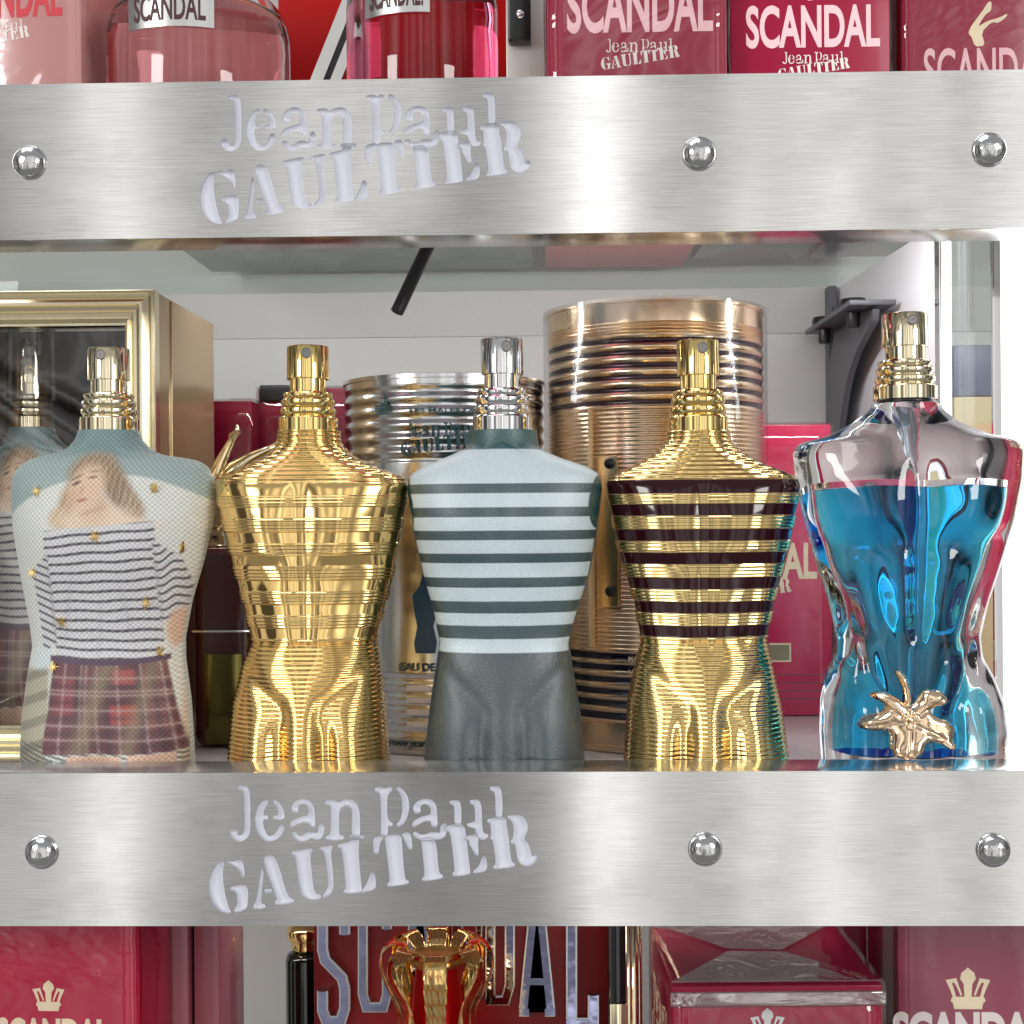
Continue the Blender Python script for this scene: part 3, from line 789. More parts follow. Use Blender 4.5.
    over(band_(-2.5, 3.5, Y - (660 + .0 * X - .0012 * (X - 108) ** 2), 1) * band_(48, 166, X), C(92, 70, 92))
    over(sst(753, 755, Y) * band_(68, 124, X) , C(228, 192, 172)); over(sst(752, 754, Y) * band_(130, 172, X), C(228, 192, 172))
    # plain cloth on the back and the sides
    bk = sst(-.16, -.05, s.yy); over(bk, C(196, 204, 202))
    return col

m1, nt, b, out = new_mat('printed_net')
N, L = nt.nodes, nt.links
a = N.new('ShaderNodeAttribute'); a.attribute_name = 'paint'
tc = N.new('ShaderNodeTexCoord'); sx = N.new('ShaderNodeSeparateXYZ'); L.new(tc.outputs['Object'], sx.inputs[0])
def mth(nt, op, a_, b_=None, c_=None):
    n = nt.nodes.new('ShaderNodeMath'); n.operation = op
    for i, v in enumerate((a_, b_, c_)):
        if v is None: continue
        if isinstance(v, (int, float)): n.inputs[i].default_value = v
        else: nt.links.new(v, n.inputs[i])
    return n.outputs[0]
K = 2 * PI / .00170
s1 = mth(nt, 'SINE', mth(nt, 'MULTIPLY', sx.outputs['X'], K))
s2 = mth(nt, 'SINE', mth(nt, 'MULTIPLY', sx.outputs['Z'], K))
net = mth(nt, 'MULTIPLY', mth(nt, 'ADD', mth(nt, 'MULTIPLY', s1, s2), 1.0), .5)
mx = N.new('ShaderNodeMix'); mx.data_type = 'RGBA'; mx.blend_type = 'MULTIPLY'
L.new(a.outputs['Color'], mx.inputs[6]); mx.inputs[7].default_value = (.42, .40, .34, 1)
L.new(mth(nt, 'MULTIPLY', net, .7), mx.inputs[0]); L.new(mx.outputs[2], b.inputs['Base Color'])
bp = N.new('ShaderNodeBump'); bp.inputs['Strength'].default_value = .35; bp.inputs['Distance'].default_value = .0004
L.new(net, bp.inputs['Height']); L.new(bp.outputs['Normal'], b.inputs['Normal'])
b.inputs['Roughness'].default_value = .55; b.inputs['Sheen Weight'].default_value = .15
r1 = thing('perfume_bottle', (T1.ox, YB, 0), 'net covered torso bottle printed with a person in striped top and plaid shorts', 'perfume bottle', GRP)
me1 = T1.mesh('bottle_body', paint1); T1.smooth_caps(me1); mesh_obj('bottle_body', me1, m1, r1, smooth=False)
pump(r1, top1 - .0003, 'pale', M['palegold'], .98, -4)
# little gold star studs on the print
def star_me():
    ps = []
    for k in range(8):
        a = k * PI / 8 * 2 + .2; l = .0023 if k % 2 == 0 else .0017
        d = (math.cos(a), math.sin(a)); n = (-d[1], d[0]); w = .00022
        ps.append([(n[0] * w, n[1] * w), (d[0] * l, d[1] * l), (-n[0] * w, -n[1] * w)])
    bm = poly_prisms(ps, -.0005, .0004, .00002); me = from_bm(bm, 'star_stud'); me.materials.append(M['gold2']); return me
star = star_me()
for q, (sx_, sy_) in enumerate(((37, 491), (155, 488), (98, 536), (179, 548), (31, 573), (145, 603), (60, 622), (52, 667), (155, 653))):
    p = at(sx_, sy_, YB - .016); x = p.x - T1.ox; z = p.z
    o = link(bpy.data.objects.new('star_stud', star), r1); o.location = (x, T1.surf_y(x, z) - .0005, z); o.rotation_euler = (0, q * .7, -x * 14)

# --- clear bottle with blue liquid
YC = .036; cx5 = 906
L5 = [(873, 405), (868, 412), (850, 425), (825, 437), (800, 443), (794, 452), (797, 480), (803, 510), (815, 555), (829, 600), (837, 635), (836, 655), (827, 675), (822, 700), (821, 730), (823, 762)]
R5 = [(938, 405), (943, 412), (960, 424), (985, 434), (1014, 440), (1020, 450), (1018, 480), (1010, 520), (998, 560), (985, 600), (977, 635), (979, 655), (990, 675), (1000, 700), (1004, 730), (1002, 762)]
top5 = at(cx5, 404, YC).z; zsh5 = at(cx5, 452, YC).z
def dp5(k=0):
    f = [(.018, 0), (.0185, mmz(735)), (.0165, mmz(670)), (.0150, mmz(640)), (.0185, mmz(560)), (.0205, mmz(505)), (.019, zsh5), (.0125, top5 - .006), (.0115, top5)]
    return f, f
def sculpt5(u, z):
    a = np.abs(u); s = np.zeros(np.broadcast(u, z).shape)
    s += .0026 * gs(a - .42, .22) * gs(z - mmz(512), .010)
    s -= .0018 * gs(u, .075) * sst(mmz(655), mmz(630), z) * (1 - sst(mmz(480), mmz(450), z))
    s -= .0016 * gs(z - mmz(545), .0035) * gs(a - .42, .25)
    for zz in (565, 590, 615): s += .0010 * gs(a - .24, .11) * gs(z - mmz(zz), .0034)
    s -= .0022 * gs(a - .62, .11) * gs(z - mmz(600), .012)
    s += .0016 * gs(a - .8, .1) * gs(z - mmz(640), .006)
    s -= .0022 * gs(a - .45 + (mmz(690) - z) * 20, .08) * gs(z - mmz(680), .010)
    s += .0030 * gs(a - .62, .17) * (1 - sst(mmz(715), mmz(672), z))
    s -= .0026 * gs(a - .33, .09) * (1 - sst(mmz(735), mmz(690), z))
    s += .0024 * gs(u, .16) * gs(z - mmz(735), .010)
    return s * 1.15
r5 = thing('perfume_bottle', (at(cx5, 512, YC).x, YC, 0), 'clear glass torso bottle of blue liquid with a golden leaf in front', 'perfume bottle', GRP)
def crease5(u, z):
    zc = at(cx5, 418, YC - .014).z - .0095 * np.abs(u) ** 1.3
    return .0205 - np.maximum(0, z - zc) * 1.0 + np.maximum(0, zc - z) * 3
TG = Torso(L5, R5, cx5, YC, dp5(), 2.6, sculpt5, None, rows=300, cols=200, ztop=top5, crease=crease5)
me = TG.mesh('glass_body'); TG.smooth_caps(me); mesh_obj('glass_body', me, M['clear'], r5, smooth=False)
zliq = at(cx5, 488, YC - .01).z
sc_in = lambda u, z: sculpt5(u, z) * .9
def sc_liq(u, z):
    # moulded back and front of the cavity: upright flutes that carry the light
    k = sst(mmz(700), mmz(640), z) * (1 - sst(mmz(500), mmz(470), z))
    return sc_in(u, z) + k * (.0019 * np.cos(10 * u + .5 * np.sin(z * 110)) + .0003 * np.sin(z * 260 + 5 * u))
TL = Torso(L5, R5, cx5, YC, dp5(), 2.4, sc_liq, None, rows=200, cols=160, inset=(.0085, .0060), zrange=(.011, zliq), crease=None, ztop=top5)
me = TL.mesh('liquid'); TL.smooth_caps(me); mesh_obj('liquid', me, M['blueliquid'], r5, smooth=False)
TA = Torso(L5, R5, cx5, YC, dp5(), 2.4, sc_in, None, rows=120, cols=160, inset=(.0085, .0060), zrange=(zliq + .00015, zliq + .0022))
me = TA.mesh('air_space'); TA.smooth_caps(me); mesh_obj('air_space', me, M['air'], r5, smooth=False)
o = mesh_obj('gasket', lathe_mesh('gasket', [(0, 0), (.0088, 0), (.0092, .0004), (.0092, .0016), (0, .0016)], 40), M['black'], r5, 40); o.location = (0, 0, top5 + .0001)
pump(r5, top5 + .0012, 'rose', M['palegold'], 1.05, 4, 0, .95)
o = mesh_obj('dip_tube', tube_mesh('dip_tube', [(0, .002, top5 - .002), (0, .003, .06), (.002, .004, .016)], .0013, 16), M['tube'], r5)
o = mesh_obj('pump_stem', lathe_mesh('pump_stem', [(0, top5 - .019), (.002, top5 - .019), (.0036, top5 - .014), (.0036, top5 - .0022), (0, top5 - .0022)], 24), M['tube'], r5, 40)
# the leaf
LEAF = [(515,745),(490,720),(440,690),(385,700),(375,716),(425,738),(442,765),(405,788),(362,798),(330,838),(345,855),(400,862),(445,850),(462,880),(455,930),(478,968),(520,980),(562,976),(590,955),(602,905),(660,905),(722,946),(736,930),(716,890),(730,850),(700,815),(650,800),(618,772),(640,752),(690,745),(696,712),(655,680),(600,678),(580,700),(570,730),(545,748)]
STEM = [(475,605),(500,602),(526,640),(538,690),(540,745),(515,750),(512,690),(497,645)]
def relief(polys, h, res=.00022, bulge=1.0):
    pts = [[(784 + x * .234375, 530 + y * .234375) for x, y in p] for p in polys]
    W = [[(at(a_, b_, YC - .02).x - at(cx5, 512, YC).x, at(a_, b_, YC - .02).z) for a_, b_ in chaikin(p)] for p in pts]
    xs = [x for p in W for x, z in p]; zs = [z for p in W for x, z in p]
    gx = np.arange(min(xs) - res, max(xs) + res, res); gz = np.arange(min(zs) - res, max(zs) + res, res)
    X, Z = np.meshgrid(gx, gz)
    best = np.full(X.shape, -1.0)
    for p in W:
        ins = np.zeros(X.shape, bool); dm = np.full(X.shape, 1.0)
        for i in range(len(p)):
            x1, z1 = p[i]; x2, z2 = p[(i + 1) % len(p)]
            cond = ((z1 > Z) != (z2 > Z)); xi = (x2 - x1) * (Z - z1) / ((z2 - z1) if z2 != z1 else 1e-12) + x1
            ins ^= cond & (X < xi)
            dx_, dz_ = x2 - x1, z2 - z1; l2 = dx_ * dx_ + dz_ * dz_ + 1e-15
            t = np.clip(((X - x1) * dx_ + (Z - z1) * dz_) / l2, 0, 1)
            dm = np.minimum(dm, np.hypot(X - x1 - t * dx_, Z - z1 - t * dz_))
        best = np.maximum(best, np.where(ins, dm, -dm))
    hh = h * (1 - np.exp(-np.maximum(best, 0) / .0011))
    cxl, czl = (at(909, 722, YC - .02).x - at(cx5, 512, YC).x), at(909, 722, YC - .02).z
    rr = np.hypot(X - cxl, Z - czl); an = np.arctan2(Z - czl, X - cxl)
    vein = np.zeros(X.shape)
    for va in (2.55, .62, 3.25, -.45, -1.6):
        along = (X - cxl) * math.cos(va) + (Z - czl) * math.sin(va); across = -(X - cxl) * math.sin(va) + (Z - czl) * math.cos(va)
        vein += gs(across, .0005) * sst(0, .002, along)
    hh = hh - np.where(best > 0, .0005 * np.minimum(vein, 1), 0) + np.where(best > 0, .0006 * np.cos(X / .0027 + 1) * np.cos(Z / .0031), 0)
    for bx, bz in ((0, 0), (.0022, .0006), (-.0019, .0009), (.0007, .0024), (-.0004, -.0022)): hh = hh + np.where(best > 0, .0012 * np.sqrt(np.maximum(0, 1 - ((X - cxl - bx) ** 2 + (Z - czl - bz - .001) ** 2) / .0012 ** 2)), 0)
    return X, Z, best, hh
lx, lz, lb_, lh = relief([LEAF, STEM], .0019)
idx = -np.ones(lx.shape, int); vs = []; keep = lb_ > -.00012
ymean = -.0208
for (i, j) in zip(*np.nonzero(keep)):
    idx[i, j] = len(vs); vs.append((lx[i, j], ymean - lh[i, j] + 9 * (lx[i, j] - .001) ** 2, lz[i, j]))
fs = [(idx[i, j], idx[i, j + 1], idx[i + 1, j + 1], idx[i + 1, j]) for i in range(lx.shape[0] - 1) for j in range(lx.shape[1] - 1) if keep[i, j] and keep[i, j + 1] and keep[i + 1, j + 1] and keep[i + 1, j]]
me = bpy.data.meshes.new('leaf'); me.from_pydata(vs, [], fs)
bm = bmesh.new(); bm.from_mesh(me); bmesh.ops.delete(bm, geom=[v for v in bm.verts if not v.link_faces], context='VERTS')
bnd = [e for e in bm.edges if e.is_boundary]
ex = bmesh.ops.extrude_edge_only(bm, edges=bnd); 
for v in [g for g in ex['geom'] if isinstance(g, bmesh.types.BMVert)]: v.co.y += .0026
bm.normal_update(); bm.to_mesh(me); bm.free()
lf = mesh_obj('leaf_ornament', me, mat('leaf_gold', (.86, .64, .44), .08, 1.0, bump=.08, bscale=320), r5)

# ------------------------------------------------------------------ tins behind
def tin(name, px, dY, rad, ztop, prof_fn, paint_fn, m, label, cat='tin', rows=900, seg=128):
    """round tin with its ribs in the mesh; prof_fn(z) -> radial offset, paint_fn(z) -> colour"""
    o = at(px, 512, dY); root = thing(name, (o.x, dY, 0), label, cat)
    z = np.linspace(.0004, ztop - .0004, rows); r = rad + prof_fn(z)
    prof = [(0, .001), (rad - .002, .001), (rad - .0012, 0)] + list(zip(r, z)) + [(rad - .0009, ztop), (rad - .0016, ztop), (rad - .002, ztop - .003), (0, ztop - .003)]
    me = lathe_mesh('tin_body', prof, seg)
    n = len(me.vertices); co = np.zeros(n * 3); me.vertices.foreach_get('co', co); co = co.reshape(-1, 3)
    col = np.concatenate([paint_fn(co[:, 2]), np.ones((n, 1))], 1)
    a = me.attributes.new('paint', 'FLOAT_COLOR', 'POINT'); a.data.foreach_set('color', col.astype(np.float32).ravel())
    mesh_obj('tin_body', me, m, root, sharp=50)
    return root
YT = .528 - .40
def rowz(py, px, y): return at(px, py, y).z
# copper gold tin
gy = YT - .0438; gz = lambda py: at(655, py, gy + .004).z
ztg = at(655, 298, gy).z
top_str = [(338 + 12.3 * k, 343.2 + 12.3 * k) for k in range(6)]
low_str = [(653, 660), (664.5, 671), (677, 683), (689, 695), (700.5, 707), (712.5, 719.5)]
def inb(z, rows_, soft=.0001):
    m_ = np.zeros(z.shape)
    for a_, b_ in rows_: m_ = np.maximum(m_, sst(gz(b_) - soft, gz(b_) + soft, z) * (1 - sst(gz(a_) - soft, gz(a_) + soft, z)))
    return m_
def gprof(z):
    r = np.zeros(z.shape)
    r += np.where((z < gz(322)) & (z > gz(334)), .0004 * np.sin((z - gz(334)) / .0013 * 2 * PI), 0)
    up_ = (z < gz(334)) & (z > gz(408)); r += np.where(up_, .00036 * np.cos((z - gz(346.7)) / (gz(340) - gz(352.3)) * 2 * PI), 0)
    midr = (z < gz(408)) & (z > gz(648)); r += np.where(midr, .00022 * np.sin(z / .0017 * 2 * PI), 0)
    lo_ = (z < gz(648)) & (z > gz(724)); r += np.where(lo_, .0005 * np.cos((z - gz(662)) / (gz(656.5) - gz(668)) * 2 * PI), 0)
    r += np.where(z > gz(303), .0008, 0) + np.where(z < gz(746), .0007, 0)
    return r
def gcol(z):
    base = np.array((.92, .72, .50)); dk = np.array((.075, .05, .06)); b_ = inb(z, top_str)[:, None]; c_ = inb(z, low_str)[:, None]
    return (base * (1 - b_) + dk * b_) * (1 - c_) + np.array((.03, .035, .06)) * c_
gt = tin('round_tin', 655.5, YT, .0438, ztg, gprof, gcol, M['rosegold'], 'tall copper gold ribbed tin with dark bands, behind the burgundy striped bottle')
ang = lambda px, pxc, r_, y_: math.asin(max(-1, min(1, (at(px, 512, y_ - r_ * .8).x - at(pxc, 512, y_).x) / r_)))
a_ = ang(609, 655.5, .0438, YT)
def curved_plate(w, z0, z1, rad, th):
    bm = bmesh.new(); add_box(bm, -w / 2, w / 2, -th, 0, z0, z1)
    bmesh.ops.subdivide_edges(bm, edges=[e for e in bm.edges if abs(e.verts[0].co.x - e.verts[1].co.x) > 1e-6], cuts=10)
    return from_bm(bm, 'plate')
mesh_obj('hinge_plate', wrap(curved_plate(.0080, gz(606), gz(456), .0445, .0008), .0445, a_, 0), M['tinplate'], gt, 40)
mesh_obj('seam', wrap(curved_plate(.0022, gz(648), gz(408), .0442, .0010), .0442, a_ - .17, 0), M['tinplate'], gt, 40)
for py in (463, 591):
    o = mesh_obj('screw', lathe_mesh('screw', [(0, 0), (.0021, 0), (.0021, .0003), (.0014, .0009), (0, .0011)], 24), M['black'], gt)
    rr = .0457; o.location = (rr * math.sin(a_ + .02), -rr * math.cos(a_ + .02), gz(py)); o.rotation_euler = (R(90), 0, a_)
for py, s_ in ((655, 'MALE'), (668, 'NET 125 ML'), (694, 'ELIXIR'), (708, 'PARFUM')):
    mesh_obj('lettering', wrap(text_mesh(s_, .0017, None, .01), .0447, ang(627, 655.5, .0438, YT), gz(py + 5)), M['creamink'], gt, smooth=False)
mesh_obj('cellophane_wrap', lathe_mesh('cellophane_wrap', [(.0436, .0005), (.0456, .001), (.0457, .05), (.0456, .10), (.0457, ztg + .0006), (.043, ztg + .0012), (0, ztg + .0012)], 96), film('tin_wrap', base=.02, edge=.4, rough=.16, bump=.2, bscale=30, bstretch=(1, 1, .4)), gt)

# silver tin
sy = YT - .003 - .0405; sz = lambda py: at(445, py, sy + .004).z
zts = at(445, 372, sy).z
def sprof(z):
    r = np.zeros(z.shape)
    up_ = (z < sz(384)) & (z > sz(462)); r += np.where(up_, .00036 * np.cos((z - sz(384)) / .0052 * 2 * PI), 0)
    r += np.where(z > sz(378), .0008, 0)
    lo_ = (z < sz(672)) & (z > sz(738)); r += np.where(lo_, .0005 * np.cos((z - sz(672)) / .0050 * 2 * PI), 0)
    r += np.where(z < sz(748), .0007, 0)
    return r
st_ = tin('round_tin', 445, YT - .003, .0405, zts, sprof, lambda z: np.ones((len(z), 1)) * np.array((.66, .67, .68)), M['tin'], 'silver ribbed tin with teal lettering, behind the blue striped bottle')
sa = lambda px: ang(px, 445, .0405, YT - .003)
RS = .0415
mesh_obj('logo_lettering', wrap(logo_mesh(.033, .0002), RS, sa(404), sz(456)), M['tealink'], st_, smooth=False)
mesh_obj('lettering', wrap(text_mesh('LES MALES DE', .0018, .026, .012), RS, sa(413), sz(413.5)), M['tealink'], st_, smooth=False)
mesh_obj('lettering', wrap(text_mesh('EAU DE TOILETTE', .0031, .034, .02), RS, sa(401), sz(670)), M['tealink'], st_, smooth=False)
mesh_obj('lettering', wrap(text_mesh('www.jeanpaulgaultier.com', .0040, .046, .01), RS, sa(386), sz(748)), M['tealink'], st_, smooth=False)
def anchor_polys(s=1):
    ps = [ribbon([(0, -4), (0, 5)], 1.1), ribbon([(-2.4, 3.2), (2.4, 3.2)], .9), ribbon([(-4, -1.5), (-3, -3.6), (0, -4.6), (3, -3.6), (4, -1.5)], 1.0), ribbon([(0, 5), (-1.1, 6), (0, 7), (1.1, 6), (0, 5)], .6)]
    return [[(x * s, z * s) for x, z in p] for p in ps]
mesh_obj('anchor_emblem', wrap(from_bm(poly_prisms(anchor_polys(.00036), -.0002, 0, .00002), 'anchor'), RS, sa(388), sz(400)), M['tealink'], st_, smooth=False)
for k in range(4):
    mesh_obj('rule_line', wrap(from_bm(poly_prisms([[(0, 0), (.0075, 0), (.0075, .0006), (0, .0006)]], -.0002, 0), 'rule'), RS, sa(378), sz(402 + 2.6 * k + 4)), M['tealink'], st_, smooth=False)
# printed picture of a small striped blue bottle on the tin
fig = [(0, 0), (.0075, 0), (.0082, .004), (.0068, .010), (.0082, .016), (.0090, .022), (.0058, .0255), (.0046, .030), (.0030, .030), (.0018, .0255), (-.0012, .022), (-.0004, .016), (.0008, .010), (-.0006, .004)]
mesh_obj('printed_bottle', wrap(from_bm(poly_prisms([fig], -.0002, 0), 'printed_bottle'), .0412, sa(417), sz(652)), M['blueink'], st_, smooth=False)
for k in range(4):
    mesh_obj('printed_bar', wrap(from_bm(poly_prisms([[(0, 0), (.009, 0), (.009, .0019), (0, .0019)]], -.0003, 0), 'bar'), .0414, sa(408), sz(689 + 12 * k)), M['whiteink'], st_, smooth=False)

# ------------------------------------------------------------------ cartons
def wrap_sheet(root, w, dep, h, m, amp=.0004, name='cellophane_wrap'):
    """slightly loose clear wrap round a carton (local, base centre)"""
    bm = bmesh.new(); o_ = .0007
    add_box(bm, -w / 2 - o_, w / 2 + o_, -dep / 2 - o_, dep / 2 + o_, .0003, h + o_)
    bmesh.ops.subdivide_edges(bm, edges=list(bm.edges), cuts=9, use_grid_fill=True)
    rng = random.Random(int(w * 1e6))
    for v in bm.verts:
        e = 0
        for ax, lim in ((0, w / 2), (1, dep / 2)):
            if abs(abs(v.co[ax]) - lim - o_) < 1e-6: e = 1; v.co[ax] += math.copysign(rng.random() * amp, v.co[ax])
        if v.co.z > h: v.co.z += rng.random() * amp
    return mesh_obj(name, from_bm(bm, name), m, root)

def carton(name, label, px0, px1, py_top, y, dep, zb, m, group=None, rz=0, wrapm=None, zt=None):
    a = at(px0, 300, y); b = at(px1, 300, y)
    w = b.x - a.x; h = (zt if zt is not None else at((px0 + px1) / 2, py_top, y).z) - zb
    cxm = (a.x + b.x) / 2
    root = thing(name, (cxm, y + dep / 2, zb), label, 'carton', group, R(rz))
    box_obj('carton_body', -w / 2, w / 2, -dep / 2, dep / 2, 0, h, m, root, .0006)
    if wrapm: wrap_sheet(root, w, dep, h, wrapm)
    root['w'] = w; root['h'] = h; root['dep'] = dep
    del root['w'], root['h'], root['dep']
    def loc(px, py):
        p = at(px, py, y); return p.x - cxm, p.z - zb
    return root, w, h, dep, loc

def put(root, me, m, x, z, dep, name='lettering', eps=.00005):
    o = mesh_obj(name, me, m, root, smooth=False); o.location = (x, -dep / 2 - eps, z); return o

def crown_polys(s):
    L_ = []
    L_.append([(-6, 0), (6, 0), (6.5, 2.5), (7.6, 3.6), (6.8, 5.4), (-6.8, 5.4), (-7.6, 3.6), (-6.5, 2.5)])
    L_.append([(-1.5, 5.2), (-1.9, 11), (-3.4, 13.2), (-2.8, 15.8), (-1, 17.2), (0, 18.2), (1, 17.2), (2.8, 15.8), (3.4, 13.2), (1.9, 11), (1.5, 5.2)])
    for q in (-1, 1):
        L_.append([(q * x, z) for x, z in ribbon([(5.8, 5.2), (7.0, 9), (8.3, 12), (5.5, 12.6), (4.2, 9.5), (2.9, 6)], [1.3, 1.7, 1.9, 1.6, 1.0, .8])])
    return [[(x * s, z * s) for x, z in p] for p in L_]
def crown_me(s): return from_bm(poly_prisms(crown_polys(s), -.0001, 0, .000012), 'crown_emblem')
def legs_me(s):
    pl = [(838,110),(850,85),(885,40),(905,8),(915,12),(912,40),(895,50),(868,92),(900,72),(940,62),(965,48),(962,60),(935,80),(915,75),(880,108),(893,152),(860,155),(850,125)]
    return from_bm(poly_prisms([chaikin([((x - 838) * s, (155 - z) * s) for x, z in pl])], -.0001, 0), 'legs_emblem')

# -- upper shelf, right: three crimson cartons
UG = 'crimson cartons standing on the upper shelf'
c, w, h, dep, lc = carton('perfume_carton', 'crimson carton with large pale capitals, nearest the metal upright on the upper shelf', 549, 729, 0, .034, .040, ZU, M['crimson'], UG, 0, M['cello'], ZU + .125)
x, z = lc(567, 34); x2, z2 = lc(713, 34); put(c, text_mesh('SCANDAL', .0185, x2 - x, .028), M['pinkink'], x, z, dep)
x, z = lc(601, 70); x2, _ = lc(680, 70); put(c, logo_mesh(x2 - x), M['whiteink'], x, z, dep, 'logo_lettering')
c, w, h, dep, lc = carton('perfume_carton', 'crimson carton with large pale capitals, second from the right on the upper shelf', 732, 892, 0, .042, .034, ZU, M['crimson'], UG, 0, None, ZU + .125)
x, z = lc(746, 49); x2, z2 = lc(880, 49); put(c, text_mesh('SCANDAL', .0148, x2 - x, .028), M['pinkink'], x, z, dep)
x, z = lc(778, 80); x2, _ = lc(850, 80); put(c, logo_mesh(x2 - x), M['whiteink'], x, z, dep, 'logo_lettering')
x, z = lc(800, 1); put(c, legs_me(.00010), M['pinkink'], x, z, dep, 'legs_emblem')
c, w, h, dep, lc = carton('perfume_carton', 'wrapped crimson carton with a pale emblem of two legs, rightmost on the upper shelf', 903, 1062, 0, .050, .034, ZU, M['crimson'], UG, 0, M['cello'], ZU + .125)
x, z = lc(924, 92); x2, z2 = lc(1052, 92); put(c, text_mesh('SCANDAL', .0152, x2 - x, .014), M['pinkink'], x, z, dep)
x, z = lc(968, 47); put(c, legs_me(.000108), M['creamink'], x, z, dep, 'legs_emblem')
# cartons lying behind them, seen through the glass from below
def back_carton(px0, px1, y0, y1, hgt, m, label, foldm=None, group=None):
    a = at(px0, 262, y0); b = at(px1, 262, y0); w = b.x - a.x; dep = y1 - y0
    root = thing('perfume_carton', ((a.x + b.x) / 2, (y0 + y1) / 2, ZU), label, 'carton', group)
    box_obj('carton_body', -w / 2, w / 2, -dep / 2, dep / 2, .0006, hgt, m, root, .0006)
    if foldm:
        for k, tri in enumerate(([(-w / 2, -dep / 2), (0, 0), (-w / 2, dep / 2)], [(w / 2, -dep / 2), (0, 0), (w / 2, dep / 2)])):
            me = from_bm(poly_prisms([tri], 0, .0002), 'fold'); move_mesh(me, lambda q: np.stack([q[:, 0], q[:, 2], .0003 - q[:, 1]], 1))
            mesh_obj('wrap_fold', me, foldm, root, smooth=False)
    return root, w, dep
BG = 'cartons seen from below through the glass shelf'
back_carton(160, 532, .165, .255, .05, M['greyblock'], 'grey box bottom seen through the glass shelf above the silver tin', None, BG)
bc, w, dep = back_carton(546, 705, .165, .255, .05, M['rosepink'], 'mauve box bottom seen through the glass shelf above the copper gold tin', None, BG)
bm = poly_prisms([[(-w * .36, -.012), (w * .26, -.012), (w * .26, -.022), (-w * .36, -.022)]], 0, .0002); me = from_bm(bm, 'print'); move_mesh(me, lambda q: np.stack([q[:, 0], q[:, 2], .0003 - q[:, 1]], 1)); mesh_obj('bottom_label', me, M['dustypink'], bc, smooth=False)
FO = film('folded_wrap', tint=(.96, .9, .92, 1), base=.25, edge=.7, rough=.2)
back_carton(712, 832, .165, .235, .05, M['mauve'], 'mauve box bottom with triangular folded wrap, seen through the glass above the magenta carton', FO, BG)
back_carton(842, 950, .165, .235, .05, M['dustypink'], 'pink box bottom with triangular folded wrap, seen through the glass above the bracket', FO, BG)

# -- upper shelf, left
c, w, h, dep, lc = carton('perfume_carton', 'dusty pink carton with red capitals, far left on the upper shelf', -62, 88, 0, .040, .046, ZU, M['dustypink'], None, -3, M['cello2'], ZU + .125)
x, z = lc(-46, 19); x2, z2 = lc(67, 19); put(c, text_mesh('SCANDAL', .0150, x2 - x, .028), M['redink'], x, z, dep)
x, z = lc(-42, 50); x2, _ = lc(34, 50); put(c, logo_mesh(x2 - x), M['whiteink'], x, z, dep, 'logo_lettering')

back_carton(92, 272,   .135, .165, .09, M['dustypink'], 'dusky pink carton seen through the round clear pink bottle')
def round_bottle(px0, px1, sh_py, label, liq, text, tx0, tx1, ty, y, lab_h, tilt):
    cxp = (px0 + px1) / 2; o = at(cxp, 40, y); r_ = (at(px1, 40, y).x - at(px0, 40, y).x) / 2 * .985
    zs = at(cxp, sh_py, y).z - ZU
    root = thing('perfume_bottle', (o.x, y, ZU), label, 'perfume bottle', 'round pink bottles on the upper shelf')
    pr = [(0, .0003), (r_ * .93, .0003), (r_ * .985, .0015), (r_, .004), (r_, zs), (r_ * .985, zs + r_ * .14), (r_ * .91, zs + r_ * .33), (r_ * .76, zs + r_ * .50), (r_ * .52, zs + r_ * .62), (r_ * .34, zs + r_ * .68), (r_ * .32, zs + r_ * .95), (0, zs + r_ * .95)]
    mesh_obj('glass_body', lathe_mesh('glass_body', pr, 96), M['clear'], root, sharp=60)
    q = r_ - .0046
    pr = [(0, .006), (q * .94, .006), (q, .008), (q, zs - .002), (q * .97, zs + r_ * .10), (q * .86, zs + r_ * .24), (0, zs + r_ * .245)]
    mesh_obj('liquid', lathe_mesh('liquid', pr, 96), liq, root, sharp=60)
    pr = [(0, zs + r_ * .25), (q * .84, zs + r_ * .25), (q * .7, zs + r_ * .40), (q * .45, zs + r_ * .53), (q * .25, zs + r_ * .58), (0, zs + r_ * .58)]
    mesh_obj('air_space', lathe_mesh('air_space', pr, 64), M['air'], root, sharp=60)
    oo = mesh_obj('collar', lathe_mesh('collar', [(0, 0), (r_ * .38, 0), (r_ * .4, .001), (r_ * .4, .012), (r_ * .37, .013), (0, .013)], 48), M['palegold'], root, 35); oo.location = (0, 0, zs + r_ * .86)
    zt_ = at((tx0 + tx1) / 2, ty, y - r_).z - ZU
    am = math.asin((at((tx0 + tx1) / 2, 20, y - r_).x - o.x) / r_); wd = at(tx1, 20, y - r_ * .9).x - at(tx0, 20, y - r_ * .9).x
    bm = bmesh.new(); add_box(bm, -wd / 2, wd / 2, -.0006, 0, 0, lab_h); bmesh.ops.subdivide_edges(bm, edges=[e for e in bm.edges if abs(e.verts[0].co.x - e.verts[1].co.x) > 1e-6], cuts=16)
    lab = mesh_obj('label_plate', wrap(from_bm(bm, 'label_plate'), r_ + .0004, am, 0), M['silverplate'], root, 40); lab.location = (0, 0, zt_); 
    mesh_obj('lettering', wrap(move_mesh(text_mesh(text, lab_h * .68, wd * .84, .02), lambda c_: c_ - np.array((wd * .42, 0, 0))), r_ + .0011, am, lab_h * .16), M['darkink'], lab, smooth=False)
    return root
round_bottle(110, 290, 44, 'round clear pink bottle with a silver plate label, beside the dusty pink carton', M['pinkliquid'], 'SCANDAL', 124, 213, 27, .052, .0128, 0)
